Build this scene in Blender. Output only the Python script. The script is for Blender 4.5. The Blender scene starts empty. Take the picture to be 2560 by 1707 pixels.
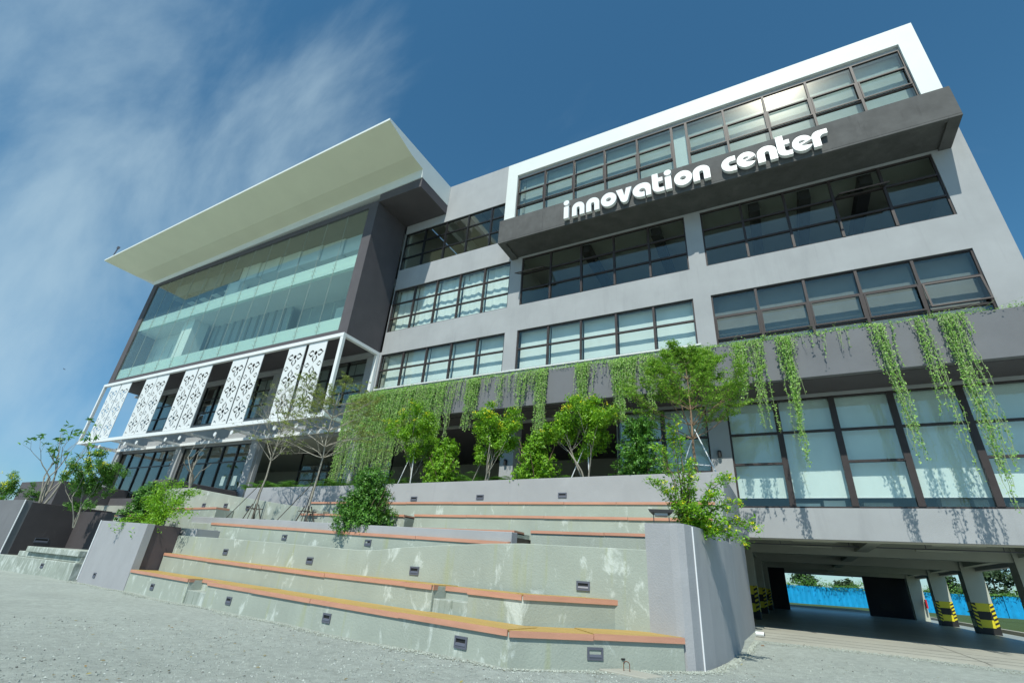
import bpy, math, random
import numpy as np
from mathutils import Vector, Matrix
rnd = random.Random(7); RN = np.random.RandomState(11)
SC = bpy.context.scene
COL = SC.collection
R = math.radians

# ------------------------------------------------------------------ camera
cd = bpy.data.cameras.new('camera'); cam = bpy.data.objects.new('camera', cd); COL.objects.link(cam); SC.camera = cam
CY = 17.295; yaw, pitch, roll = -0.518, 0.452, 0.075
fw = Vector((math.sin(yaw)*math.cos(pitch), math.cos(yaw)*math.cos(pitch), math.sin(pitch)))
r0 = Vector((math.cos(yaw), -math.sin(yaw), 0)); u0 = r0.cross(fw)
r1 = r0*math.cos(roll)+u0*math.sin(roll); u1 = -r0*math.sin(roll)+u0*math.cos(roll)
cam.matrix_world = Matrix(((r1.x,u1.x,-fw.x,0),(r1.y,u1.y,-fw.y,-CY),(r1.z,u1.z,-fw.z,0.727),(0,0,0,1)))
cd.sensor_width = 36; cd.lens = 16.71; cd.clip_start = .05; cd.clip_end = 3000

# ------------------------------------------------------------------ sun and sky
SUN = Vector((0.25,-1.5,2.0)).normalized()
sd = bpy.data.lights.new('sun','SUN'); sd.energy = 4.4; sd.angle = R(.5); sd.color = (1,.985,.88)
so = bpy.data.objects.new('sun', sd); COL.objects.link(so)
so.rotation_euler = SUN.to_track_quat('Z','Y').to_euler()
W = bpy.data.worlds.new('World'); SC.world = W; W.use_nodes = True
nt = W.node_tree; nt.nodes.clear(); N = nt.nodes; L = nt.links
def nn(t, **k):
    n = N.new(t)
    for a, b in k.items(): setattr(n, a, b)
    return n
sky = nn('ShaderNodeTexSky', sky_type='NISHITA', sun_disc=False); sky.sun_elevation = math.asin(SUN.z)
sky.sun_rotation = math.atan2(SUN.x, SUN.y); sky.air_density = 1.0; sky.dust_density = .25; sky.ozone_density = 3.0
tc = nn('ShaderNodeTexCoord'); nrm = nn('ShaderNodeVectorMath', operation='NORMALIZE'); L.new(tc.outputs['Generated'], nrm.inputs[0])
mp = nn('ShaderNodeMapping'); mp.inputs['Rotation'].default_value = (.3,.55,.9); mp.inputs['Scale'].default_value = (.9,3.2,1.5); L.new(nrm.outputs[0], mp.inputs[0])
n1 = nn('ShaderNodeTexNoise'); n1.inputs['Scale'].default_value = 1.5; n1.inputs['Detail'].default_value = 9; n1.inputs['Roughness'].default_value = .56; n1.inputs['Distortion'].default_value = .25
L.new(mp.outputs[0], n1.inputs['Vector'])
n2 = nn('ShaderNodeTexNoise'); n2.inputs['Scale'].default_value = 1.1; n2.inputs['Detail'].default_value = 3
L.new(nrm.outputs[0], n2.inputs['Vector'])
dt = nn('ShaderNodeVectorMath', operation='DOT_PRODUCT'); dt.inputs[1].default_value = Vector((-.86,.13,.50)).normalized(); L.new(nrm.outputs[0], dt.inputs[0])
mr0 = nn('ShaderNodeMapRange'); mr0.inputs['From Min'].default_value = .76; mr0.inputs['From Max'].default_value = 1.0; mr0.inputs['To Min'].default_value = -.16; mr0.inputs['To Max'].default_value = .20; L.new(dt.outputs['Value'], mr0.inputs['Value'])
ad = nn('ShaderNodeMath', operation='ADD'); L.new(n1.outputs['Fac'], ad.inputs[0]); L.new(mr0.outputs[0], ad.inputs[1])
m2 = nn('ShaderNodeMath', operation='MULTIPLY_ADD'); L.new(n2.outputs['Fac'], m2.inputs[0]); m2.inputs[1].default_value = .35; L.new(ad.outputs[0], m2.inputs[2])
mr = nn('ShaderNodeMapRange'); mr.interpolation_type = 'SMOOTHSTEP'; mr.inputs['From Min'].default_value = .60; mr.inputs['From Max'].default_value = 1.08; mr.inputs['To Max'].default_value = .64; L.new(m2.outputs[0], mr.inputs['Value'])
mx = nn('ShaderNodeMix', data_type='RGBA'); L.new(mr.outputs[0], mx.inputs[0])
hsv = nn('ShaderNodeHueSaturation'); hsv.inputs['Saturation'].default_value = 1.15; hsv.inputs['Hue'].default_value = .49; L.new(sky.outputs[0], hsv.inputs['Color'])
gm=nn('ShaderNodeMix', data_type='RGBA'); gm.blend_type='MULTIPLY'; gm.inputs[0].default_value=1; L.new(hsv.outputs[0], gm.inputs[6]); sep=nn('ShaderNodeSeparateXYZ'); L.new(nrm.outputs[0], sep.inputs[0]); mz=nn('ShaderNodeMapRange'); mz.interpolation_type='SMOOTHSTEP'; mz.inputs['From Max'].default_value=.42; L.new(sep.outputs[2], mz.inputs['Value'])
gc=nn('ShaderNodeMix', data_type='RGBA'); L.new(mz.outputs[0], gc.inputs[0]); gc.inputs[6].default_value=(.52,.74,.92,1); gc.inputs[7].default_value=(.80,1.05,1.05,1); L.new(gc.outputs[2], gm.inputs[7]); L.new(gm.outputs[2], mx.inputs[6]); mx.inputs[7].default_value = (4.6,6.1,6.9,1)
bg = nn('ShaderNodeBackground'); bg.inputs['Strength'].default_value = .11; L.new(mx.outputs[2], bg.inputs['Color'])
wo = nn('ShaderNodeOutputWorld'); L.new(bg.outputs[0], wo.inputs['Surface'])
SC.view_settings.view_transform = 'Standard'; SC.view_settings.look = 'None'; SC.view_settings.exposure = 0.12; SC.view_settings.gamma = 1
SC.render.engine = 'CYCLES'; SC.cycles.max_bounces = 8; SC.cycles.transparent_max_bounces = 12

# ------------------------------------------------------------------ materials
MATS = {}
def mat(name, col, rough=.8, var=0., vscale=3., bump=0., bscale=60., stain=None, stretch=None, metal=0., spec=.5, islands=None, trans=None, streak=None, white=None):
    if name in MATS: return MATS[name]
    m = bpy.data.materials.new(name); m.use_nodes = True; nt = m.node_tree; b = nt.nodes['Principled BSDF']; lk = nt.links
    b.inputs['Roughness'].default_value = rough; b.inputs['Metallic'].default_value = metal; b.inputs['Specular IOR Level'].default_value = spec
    g = nt.nodes.new('ShaderNodeNewGeometry')
    col = (*col,1)
    def noise(scale, st=None, det=6, rough=.6, dist=0.):
        mpn = nt.nodes.new('ShaderNodeMapping'); lk.new(g.outputs['Position'], mpn.inputs[0])
        if st: mpn.inputs['Scale'].default_value = st
        n = nt.nodes.new('ShaderNodeTexNoise'); n.inputs['Scale'].default_value = scale; n.inputs['Detail'].default_value = det; n.inputs['Roughness'].default_value = rough; n.inputs['Distortion'].default_value = dist
        lk.new(mpn.outputs[0], n.inputs['Vector']); return n.outputs['Fac']
    def ramp(src, a, bb, lo=0., hi=1.):
        r = nt.nodes.new('ShaderNodeMapRange'); r.inputs['From Min'].default_value = a; r.inputs['From Max'].default_value = bb; r.inputs['To Min'].default_value = lo; r.inputs['To Max'].default_value = hi
        lk.new(src, r.inputs['Value']); return r.outputs[0]
    def mixc(fac, a, bcol):
        x = nt.nodes.new('ShaderNodeMix'); x.data_type = 'RGBA'; lk.new(fac, x.inputs[0])
        if isinstance(a, tuple): x.inputs[6].default_value = a
        else: lk.new(a, x.inputs[6])
        x.inputs[7].default_value = bcol; return x.outputs[2]
    cur = col
    if var:
        dk = tuple(c*(1-var) for c in col[:3])+(1,); lt = tuple(min(1,c*(1+var*.7)) for c in col[:3])+(1,)
        cur = mixc(ramp(noise(vscale, stretch), .32, .68), dk, lt)
        # a second, much larger unevenness
        x = nt.nodes.new('ShaderNodeMix'); x.data_type='RGBA'; x.blend_type='MULTIPLY'; x.inputs[0].default_value = 1
        lk.new(cur, x.inputs[6]); h = nt.nodes.new('ShaderNodeCombineColor')
        q = ramp(noise(vscale*.17), .3, .7, 1-var*.6, 1.)
        for i in range(3): lk.new(q, h.inputs[i])
        lk.new(h.outputs[0], x.inputs[7]); cur = x.outputs[2]
    if islands:
        rr = nt.nodes.new('ShaderNodeValToRGB'); lk.new(g.outputs['Random Per Island'], rr.inputs[0])
        els = rr.color_ramp.elements
        while len(els) < len(islands): els.new(.5)
        for i, c in enumerate(islands): els[i].position = i/(len(islands)-1); els[i].color = (*c,1)
        cur = rr.outputs[0]
    if stain: cur = mixc(ramp(noise(stain[1], stain[2] if len(stain)>2 else None, 8, .65, .4), stain[3] if len(stain)>3 else .56, stain[4] if len(stain)>4 else .72, 0, stain[5] if len(stain)>5 else .6), cur, (*stain[0],1))
    if streak: cur = mixc(ramp(noise(streak[1], streak[2], 4, .5), streak[3], streak[4], 0, streak[5]), cur, (*streak[0],1))
    if white: cur = mixc(ramp(noise(white[1], white[2], 9, .7, .5), white[3], white[4], 0, white[5]), cur, (*white[0],1))
    if isinstance(cur, tuple): b.inputs['Base Color'].default_value = cur
    else: lk.new(cur, b.inputs['Base Color'])
    if bump:
        bp = nt.nodes.new('ShaderNodeBump'); bp.inputs['Strength'].default_value = bump; bp.inputs['Distance'].default_value = .02
        lk.new(noise(bscale, None, 4), bp.inputs['Height']); lk.new(bp.outputs[0], b.inputs['Normal'])
    if trans:
        t = nt.nodes.new('ShaderNodeBsdfTranslucent'); ms = nt.nodes.new('ShaderNodeMixShader'); ms.inputs[0].default_value = trans
        if isinstance(cur, tuple): t.inputs['Color'].default_value = cur
        else: lk.new(cur, t.inputs['Color'])
        o = nt.nodes['Material Output']; lk.new(b.outputs[0], ms.inputs[1]); lk.new(t.outputs[0], ms.inputs[2]); lk.new(ms.outputs[0], o.inputs['Surface'])
    MATS[name] = m; return m
def glassmat(name, tint, refl, rough=0., base=None, opac=0.):
    m = bpy.data.materials.new(name); m.use_nodes = True; nt = m.node_tree; nt.nodes.clear(); lk = nt.links
    o = nt.nodes.new('ShaderNodeOutputMaterial'); tr = nt.nodes.new('ShaderNodeBsdfTransparent'); tr.inputs[0].default_value = (*tint,1)
    gl = nt.nodes.new('ShaderNodeBsdfGlossy'); gl.inputs['Roughness'].default_value = rough; gl.inputs['Color'].default_value = (1,.94,.84,1)
    lw_ = nt.nodes.new('ShaderNodeLayerWeight'); lw_.inputs[0].default_value = .5
    pw_ = nt.nodes.new('ShaderNodeMath'); pw_.operation = 'POWER'; pw_.inputs[1].default_value = 4.0; lk.new(lw_.outputs['Facing'], pw_.inputs[0])
    fr = nt.nodes.new('ShaderNodeMath'); fr.operation = 'MULTIPLY_ADD'; fr.inputs[1].default_value = .80; fr.inputs[2].default_value = .045; lk.new(pw_.outputs[0], fr.inputs[0])
    mu = nt.nodes.new('ShaderNodeMath'); mu.operation = 'MULTIPLY'; mu.inputs[1].default_value = refl; mu.use_clamp = True; lk.new(fr.outputs[0], mu.inputs[0])
    mi = nt.nodes.new('ShaderNodeMixShader'); lk.new(mu.outputs[0], mi.inputs[0])
    if base:
        df = nt.nodes.new('ShaderNodeBsdfDiffuse'); df.inputs[0].default_value = (*base,1); m3 = nt.nodes.new('ShaderNodeMixShader'); m3.inputs[0].default_value = opac
        lk.new(tr.outputs[0], m3.inputs[1]); lk.new(df.outputs[0], m3.inputs[2]); lk.new(m3.outputs[0], mi.inputs[1])
    else: lk.new(tr.outputs[0], mi.inputs[1])
    lk.new(gl.outputs[0], mi.inputs[2]); lk.new(mi.outputs[0], o.inputs['Surface'])
    MATS[name] = m; return m
WALL = mat('grey_wall_paint', (.342,.355,.366), .85, .08, .8, .25, 45, stain=((.22,.23,.24), .9, (1.8,1.8,.25), .54, .78, .4), streak=((.22,.23,.24), 3.2, (3,3,.16), .60, .80, .38))
SIDEW = mat('lavender_wall_paint', (.345,.352,.368), .8, .06, 1.2, .3, 40, stain=((.46,.46,.50), 1.6, None, .56, .8, .35), streak=((.25,.25,.28), 2.2, (2,2,.25), .6, .8, .3))
DARK = mat('charcoal_wall_paint', (.085,.078,.086), .8, .10, 1.0, .2, 40)
CANO = mat('weathered_charcoal_paint', (.088,.089,.088), .85, .22, 1.7, .25, 40, stain=((.17,.17,.17), 1.5, (1,1,.5), .56, .8, .45), streak=((.03,.03,.03), 3, (3,3,.3), .62, .8, .5))
LEDGE = mat('ledge_grey_paint', (.155,.16,.172), .85, .10, 1.0, .2, 40, streak=((.09,.09,.10), 2, (2,2,.3), .6, .8, .4))
WHITE = mat('white_wall_paint', (.64,.68,.66), .6, .03, 1.0, .05, 30, streak=((.50,.51,.50), 2.6, (3,3,.25), .66, .84, .35))
SOFF = mat('cream_soffit', (.66,.67,.52), .8, .03, .6)
STEEL = mat('white_painted_steel', (.74,.76,.76), .4, .02, 4)
SCREEN = mat('white_screen_sheet', (.68,.70,.70), .5, .02, 4)
FRAME = mat('dark_brown_aluminium', (.045,.036,.036), .5, .12, 6, spec=.3)
FRAMEB = mat('black_aluminium', (.012,.012,.014), .35, .1, 6)
STEP = mat('green_grey_concrete', (.345,.385,.335), .85, .10, 1.3, .35, 30, stretch=(1,1,.6), stain=((.28,.32,.27), .8, (1,1,.4), .55, .75, .5), streak=((.31,.34,.15), 1.9, (2.6,2.6,.22), .60, .74, .45), white=((.56,.61,.57), 2.3, (1,1,.6), .565, .65, .8))
STEPT = mat('white_stained_concrete', (.30,.34,.30), .85, .12, 1.5, .3, 30, white=((.55,.60,.57), 2.4, (1.6,1.6,.55), .50, .62, .8), streak=((.14,.17,.13), 3.4, (3,3,.3), .56, .7, .6))
BARE = mat('pale_concrete', (.36,.36,.31), .9, .12, .9, .3, 25, stain=((.20,.20,.18), .5, None, .5, .75, .5))
GFLOOR = mat('garage_concrete_floor', (.33,.36,.33), .45, .16, .8, .15, 25)
SALMON = mat('salmon_plank', (.55,.275,.185), .6, .10, 5, .15, 60, stretch=(.4,.4,3))
OCHRE = mat('ochre_plank', (.46,.31,.09), .6, .14, 4, .15, 60, stretch=(.5,6,1), stain=((.22,.17,.09), 1.6, None, .58, .8, .5))
LAMPM = mat('grey_lamp_housing', (.10,.108,.14), .45, .06, 8)
BLACK = mat('black_rubber', (.012,.012,.012), .6)
YEL = mat('yellow_safety_paint', (.72,.62,.02), .5, .06, 4)
BLIND = mat('white_blind_fabric', (.66,.73,.72), .9, .04, 2.0, stretch=(1,1,.4))
CURT = mat('crumpled_curtain', (.68,.76,.75), .9, .07, 3.5, .8, 4, stretch=(2.5,1,.35))
GBLIND = mat('grey_blind_fabric', (.37,.42,.40), .9, .10, .9, stretch=(1,1,.6))
DBLIND = mat('slate_blind_fabric', (.20,.21,.205), .9, .10, 1.2)
ROOM = mat('room_plaster', (.30,.31,.27), .9, .05, 1)
ROOMW = mat('white_room_plaster', (.72,.76,.74), .9, .03, 1)
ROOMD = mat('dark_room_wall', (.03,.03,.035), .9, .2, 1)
GARAGE = mat('garage_grey_plaster', (.46,.49,.42), .9, .08, 1)
FROST = mat('frosted_glass_band', (.50,.72,.64), .35, .03, 2)
BLUE = mat('blue_sheet', (.005,.34,.70), .5, .16, 1.1, .5, 6)
BARK = mat('grey_bark', (.33,.31,.26), .9, .25, 9, .5, 60)
BARKR = mat('brown_bark', (.25,.17,.11), .9, .25, 9, .5, 60)
STAKE = mat('weathered_stake', (.10,.085,.07), .9, .25, 9)
PIPE = mat('white_plastic_pipe', (.72,.74,.76), .4)
SOIL = mat('dark_soil', (.07,.06,.045), .95, .3, 6, .8, 30)
GRAV = mat('grey_gravel', (.41,.455,.415), .95, .22, 9, 1., 110, stain=((.25,.28,.26), .38, None, .48, .74, .5), white=((.60,.65,.59), 75, None, .54, .66, .6), streak=((.23,.25,.23), 80, None, .53, .63, .75))
STONE = mat('loose_stone', (.3,.3,.3), .95, islands=[(.13,.13,.12),(.28,.31,.28),(.38,.42,.38),(.46,.50,.46),(.33,.36,.33),(.33,.36,.34),(.40,.43,.40)])
STONEL = mat('pale_crushed_stone', (.4,.42,.38), .95, islands=[(.22,.23,.19),(.34,.37,.33),(.44,.48,.43),(.28,.31,.26)])
GRASS = mat('short_grass', (.055,.10,.02), .95, .35, 8, .8, 90)
FARG = mat('far_ground', (.12,.13,.10), .95, .3, .05)
LBR = mat('bright_leaves', (.1,.25,.03), .5, islands=[(.09,.24,.012),(.19,.42,.02),(.30,.55,.03),(.12,.31,.015)], trans=.36)
LMD = mat('mid_green_leaves', (.1,.25,.03), .5, islands=[(.05,.15,.018),(.10,.26,.03),(.16,.36,.045)], trans=.34)
LTR = mat('fresh_green_leaves', (.1,.25,.03), .5, islands=[(.09,.22,.02),(.17,.37,.03),(.27,.50,.05),(.36,.56,.08)], trans=.36)
LDK = mat('deep_green_leaves', (.1,.25,.03), .45, islands=[(.03,.11,.012),(.06,.18,.02),(.10,.27,.03),(.17,.38,.05)], trans=.25)
LLV = mat('pale_olive_leaves', (.1,.2,.05), .55, islands=[(.16,.24,.05),(.25,.33,.07),(.34,.38,.10),(.12,.20,.04)], trans=.3)
LVN = mat('vine_leaves', (.1,.25,.03), .5, islands=[(.10,.26,.03),(.19,.42,.06),(.31,.56,.10),(.42,.66,.16),(.13,.32,.04)], trans=.36)
VST = mat('vine_stem', (.26,.33,.16), .8)
FLOW = mat('yellow_petals', (.85,.68,.02), .6, islands=[(.80,.68,.01),(.72,.74,.03),(.86,.78,.02)], trans=.3)
LFAR = mat('far_leaves', (.03,.07,.03), .7, islands=[(.02,.05,.02),(.035,.08,.03),(.06,.11,.035)], trans=.15)
GL = glassmat('window_glass', (.955,.985,.975), 1.2)
GLD = glassmat('dark_window_glass', (.92,.95,.94), 1.35)
GLT = glassmat('top_window_glass', (.92,.96,.95), 1.8, .09)
GLA = glassmat('auditorium_glass', (.93,.985,.96), 1.0, base=(.45,.65,.60), opac=.035)
GLF = glassmat('frosted_glass', (.8,.95,.88), 1.0, base=(.74,.83,.81), opac=.66)

# ------------------------------------------------------------------ helpers
class MB:
    def __init__(s): s.v=[]; s.f=[]; s.m=[]; s.k=0
    def poly(s, pts):
        n=len(s.v); s.v += [tuple(p) for p in pts]; s.f.append(tuple(range(n,n+len(pts)))); s.m.append(s.k); return s
    def hexa(s, p):   # p: bottom 4 ccw, top 4 ccw
        n=len(s.v); s.v += [tuple(q) for q in p]
        for f in ((3,2,1,0),(4,5,6,7),(0,1,5,4),(1,2,6,5),(2,3,7,6),(3,0,4,7)): s.f.append(tuple(n+i for i in f)); s.m.append(s.k)
        return s
    def box(s,x0,x1,y0,y1,z0,z1):
        return s.hexa([(x0,y0,z0),(x1,y0,z0),(x1,y1,z0),(x0,y1,z0),(x0,y0,z1),(x1,y0,z1),(x1,y1,z1),(x0,y1,z1)])
    def tube(s, pts, rad, n=6, cap=True):
        pts=[Vector(p) for p in pts]; k=len(pts); base=len(s.v)
        if not hasattr(rad,'__len__'): rad=[rad]*k
        t=(pts[min(1,k-1)]-pts[0]).normalized(); a=t.orthogonal().normalized()
        for i,p in enumerate(pts):
            d=(pts[min(i+1,k-1)]-pts[max(i-1,0)]).normalized()
            a=(a-d*a.dot(d)); a = a.normalized() if a.length>1e-6 else d.orthogonal().normalized(); b=d.cross(a)
            for j in range(n):
                w=2*math.pi*j/n; q=p+(a*math.cos(w)+b*math.sin(w))*rad[i]; s.v.append(tuple(q))
        for i in range(k-1):
            for j in range(n):
                s.f.append((base+i*n+j, base+i*n+(j+1)%n, base+(i+1)*n+(j+1)%n, base+(i+1)*n+j)); s.m.append(s.k)
        if cap:
            s.f.append(tuple(base+j for j in range(n))[::-1]); s.m.append(s.k)
            s.f.append(tuple(base+(k-1)*n+j for j in range(n))); s.m.append(s.k)
        return s
    def wallpoly(s, plan, z0, tops, th, closed=False):
        """vertical wall along plan polyline, thickness th to the rear side (left of travel), tops per vertex"""
        n=len(plan); off=[]
        for i in range(n):
            a=Vector(plan[max(i-1,0)]); b=Vector(plan[i]); c=Vector(plan[min(i+1,n-1)])
            d1=(b-a).normalized() if (b-a).length>1e-6 else None; d2=(c-b).normalized() if (c-b).length>1e-6 else None
            if d1 is None: d1=d2
            if d2 is None: d2=d1
            n1=Vector((-d1.y,d1.x)); n2=Vector((-d2.y,d2.x)); m=(n1+n2).normalized(); l=th/max(.35,m.dot(n1)); off.append(b+m*l)
        z0s = z0 if hasattr(z0,'__len__') else [z0]*n
        b0=len(s.v)
        for i in range(n):
            s.v += [(plan[i][0],plan[i][1],z0s[i]),(off[i].x,off[i].y,z0s[i]),(off[i].x,off[i].y,tops[i]),(plan[i][0],plan[i][1],tops[i])]
        for i in range(n-1):
            a=b0+4*i; b=a+4
            for f in ((a,b,b+3,a+3),(a+1,a+2,b+2,b+1),(a+3,b+3,b+2,a+2),(a,a+1,b+1,b)): s.f.append(f); s.m.append(s.k)
        s.f.append((b0,b0+3,b0+2,b0+1)); s.m.append(s.k); e=b0+4*(n-1); s.f.append((e,e+1,e+2,e+3)); s.m.append(s.k)
        return s
    def build(s, name, mats, parent=None, smooth=False, bevel=0):
        me=bpy.data.meshes.new(name); me.from_pydata(s.v,[],s.f)
        if not isinstance(mats,(list,tuple)): mats=[mats]
        for m in mats: me.materials.append(m)
        if len(mats)>1: me.polygons.foreach_set('material_index', s.m)
        if smooth: me.polygons.foreach_set('use_smooth',[True]*len(s.f))
        me.update(); o=bpy.data.objects.new(name,me); COL.objects.link(o)
        if parent: o.parent=parent
        if bevel:
            b=o.modifiers.new('bevel','BEVEL'); b.width=bevel; b.segments=2; b.limit_method='ANGLE'
        return o
def tag(o, label=None, cat=None, group=None, kind=None):
    if label: o['label']=label
    if cat: o['category']=cat
    if group: o['group']=group
    if kind: o['kind']=kind
    return o
def empty(name, loc, label=None, cat=None, group=None):
    o=bpy.data.objects.new(name,None); o.location=loc; o.empty_display_size=.3; COL.objects.link(o); tag(o,label,cat,group)
    bpy.context.view_layer.update(); return o
def par(o, p):   # parent keeping world coordinates
    o.parent=p; o.matrix_parent_inverse=Matrix.Translation(-Vector(p.location)) if p.type=='EMPTY' else Matrix.Identity(4); return o
UB = {}
def ub(name, m, parent, x0,x1,y0,y1,z0,z1):
    """box object sharing one unit mesh per material"""
    k=m.name
    if k not in UB:
        b=MB().box(-.5,.5,-.5,.5,-.5,.5); me=bpy.data.meshes.new('box_'+k); me.from_pydata(b.v,[],b.f); me.materials.append(m); UB[k]=me
    o=bpy.data.objects.new(name,UB[k]); COL.objects.link(o)
    o.location=((x0+x1)/2,(y0+y1)/2,(z0+z1)/2); o.scale=(x1-x0,y1-y0,z1-z0)
    if parent: o.parent=parent
    return o
def gridwall(b, X0,X1,Z0,Z1, y0,y1, holes):
    xs=sorted({X0,X1,*[h[0] for h in holes],*[h[1] for h in holes]}); zs=sorted({Z0,Z1,*[h[2] for h in holes],*[h[3] for h in holes]})
    xs=[x for x in xs if X0<=x<=X1]; zs=[z for z in zs if Z0<=z<=Z1]
    def hole(i,j):
        if i<0 or j<0 or i>=len(xs)-1 or j>=len(zs)-1: return True
        cx=(xs[i]+xs[i+1])/2; cz=(zs[j]+zs[j+1])/2
        return any(h[0]<cx<h[1] and h[2]<cz<h[3] for h in holes)
    for i in range(len(xs)-1):
        for j in range(len(zs)-1):
            if hole(i,j): continue
            a,c,d,e=xs[i],xs[i+1],zs[j],zs[j+1]
            b.poly([(a,y0,d),(c,y0,d),(c,y0,e),(a,y0,e)]); b.poly([(c,y1,d),(a,y1,d),(a,y1,e),(c,y1,e)])
            if hole(i-1,j): b.poly([(a,y1,d),(a,y0,d),(a,y0,e),(a,y1,e)])
            if hole(i+1,j): b.poly([(c,y0,d),(c,y1,d),(c,y1,e),(c,y0,e)])
            if hole(i,j-1): b.poly([(a,y0,d),(a,y1,d),(c,y1,d),(c,y0,d)])
            if hole(i,j+1): b.poly([(a,y0,e),(c,y0,e),(c,y1,e),(a,y1,e)])
from mathutils.geometry import delaunay_2d_cdt
def curveshape(name, polys, depth, m):
    """flat outline (first polygons solid, nested ones holes) triangulated and extruded; local x,y plane"""
    V=[];E=[]
    for p in polys:
        n=len(V); V+=[Vector((q[0],q[1])) for q in p]; E+=[(n+i,n+(i+1)%len(p)) for i in range(len(p))]
    v,e,f,_,oe,_=delaunay_2d_cdt(V,E,[],0,1e-5)
    def odd(x,y):
        c=False
        for p in polys:
            j=len(p)-1
            for i in range(len(p)):
                if (p[i][1]>y)!=(p[j][1]>y) and x<(p[j][0]-p[i][0])*(y-p[i][1])/(p[j][1]-p[i][1])+p[i][0]: c=not c
                j=i
        return c
    F=[]
    for t in f:
        cx=sum(v[i].x for i in t)/len(t); cy=sum(v[i].y for i in t)/len(t)
        if odd(cx,cy): F.append(tuple(t))
    n=len(v); h=depth/2; VV=[(p.x,p.y,h) for p in v]+[(p.x,p.y,-h) for p in v]; FF=list(F)+[tuple(n+i for i in reversed(t)) for t in F]
    cnt={}
    for t in F:
        for i in range(len(t)):
            k=(t[i],t[(i+1)%len(t)]); cnt[k]=1
    for (a_,b_) in list(cnt):
        if (b_,a_) not in cnt: FF.append((b_,a_,n+a_,n+b_))
    me=bpy.data.meshes.new(name); me.from_pydata(VV,[],FF); me.materials.append(m); me.update(); return me

# ------------------------------------------------------------------ ground
def gz(x,y):
    t=min(1,max(0,(y+9)/5)); t=t*t*(3-2*t)
    b=-.38+.01*(x+3.5); b=max(-.56,min(-.36,b))
    w=min(1,max(0,(x+5)/3))
    return b*(1-t*w)+(-.28)*t*w
def grid(xs,ys,f):
    b=MB(); nx=len(xs)
    for y in ys:
        for x in xs: b.v.append((x,y,f(x,y)))
    for j in range(len(ys)-1):
        for i in range(nx-1): b.f.append((j*nx+i,j*nx+i+1,(j+1)*nx+i+1,(j+1)*nx+i)); b.m.append(0)
    return b
xs=[-900,-400,-150,-80]+[-60+i*.8 for i in range(95)]+[20,40,80,200,900]
ys=[-900,-300,-100,-50]+[-30+i*.5 for i in range(62)]+[3,8,20,40,80,200,900]
def fg(x,y): return gz(x,y)+(.012*math.sin(x*1.7+y*.9)+.010*math.sin(x*.6-y*2.1) if y<-4 else 0)
ground=grid(xs,ys,fg).build('ground',GRAV,smooth=True); tag(ground,kind='structure')
ap=grid([-1.0+i*.8 for i in range(30)],[-3.6,-2.6,-1.5,0,2,4,8,14,20,27,34,40],lambda x,y:-.258 if y>-3 else -.30)
ap.build('garage_floor_apron',[BARE]); tag(bpy.data.objects['garage_floor_apron'],kind='structure'); bpy.data.objects['garage_floor_apron'].name='pavement'
for o in [MB().box(-14,9.2,2.0,33,-.40,-.252).build('garage_floor',GFLOOR)]: tag(o,kind='structure')
for z,yy in ((0,-2.55),(1,-1.2)):
    pass
j=MB()
for yy in (-2.4,-1.6,-.6): j.box(-1,20,yy,yy+.012,-.256,-.2535)
j.box(3.2,3.214,-3,2,-.256,-.2535)
tag(j.build('pavement_joint',mat('dark_joint',(.10,.10,.09),.9)),kind='structure')  # thin dark strips for the pavement joints
# grass field and kerb behind the garage
gr=grid([-40+i*5 for i in range(24)],[39,44,50,56,62],lambda x,y:-.22+.010*max(0,x)).build('grass',GRASS); tag(gr,kind='stuff')
gr2=grid([8.9,14,20,30,45],[10,16,24,32,39.0],lambda x,y:-.20+.008*max(0,x)).build('grass',GRASS); tag(gr2,kind='stuff')
tag(MB().box(-30,60,38.6,39.0,-.35,-.12).build('kerb',BARE),kind='structure')
tag(MB().box(8.5,8.8,9,38.6,-.35,-.10).build('kerb',BARE),kind='structure')

# loose gravel: scattered irregular stones, denser band along the wall foot
def stones(name, P, S, m, label):
    n=len(P); base=np.array([(1,0,0),(-.5,.85,0),(-.5,-.85,0),(.1,0,.8),(0,.1,-.6)]); F=np.array([(0,1,3),(1,2,3),(2,0,3),(1,0,4),(2,1,4),(0,2,4)])
    a=RN.rand(n)*6.28; c,s=np.cos(a),np.sin(a)
    B=base[None]*(1+.45*RN.randn(n,5,1)*.5); B=np.stack([B[...,0]*c[:,None]-B[...,1]*s[:,None],B[...,0]*s[:,None]+B[...,1]*c[:,None],B[...,2]],-1)
    V=P[:,None]+B*S[:,None,None]; FF=(F[None]+5*np.arange(n)[:,None,None]).reshape(-1,3)
    me=bpy.data.meshes.new(name); me.from_pydata(V.reshape(-1,3).tolist(),[],FF.tolist()); me.materials.append(m)
    o=bpy.data.objects.new(name,me); COL.objects.link(o); tag(o,label,'gravel',kind='stuff'); return o
pp=[]; ss=[]
for i in range(38000):
    d=1.8+10*rnd.random()**1.7; a=R(rnd.uniform(-80,30)); x=d*math.sin(a); y=-CY+d*math.cos(a)
    if y> -10.95-.155*(x+3.4) and x<-3.4: continue
    if x>=-3.4 and x<-1.0 and y>-10.95+(x+3.4)*1.05-.1: continue
    if y>-3.4: continue
    pp.append((x,y,fg(x,y)+.002)); ss.append(rnd.choice((.003,.004,.005,.006,.008,.012))*.9*(1 if d<6 else 1.4))
stones('gravel',np.array(pp),np.array(ss),STONE,'loose grey gravel spread over the ground before the steps')
FOOT=[(-23.0,-7.85),(-17.5,-8.75),(-3.42,-10.93),(-1.52,-9.0),(-1.30,-8.7),(-1.0,-6.7),(-.95,-3.5)]
pp=[]; ss=[]
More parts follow.
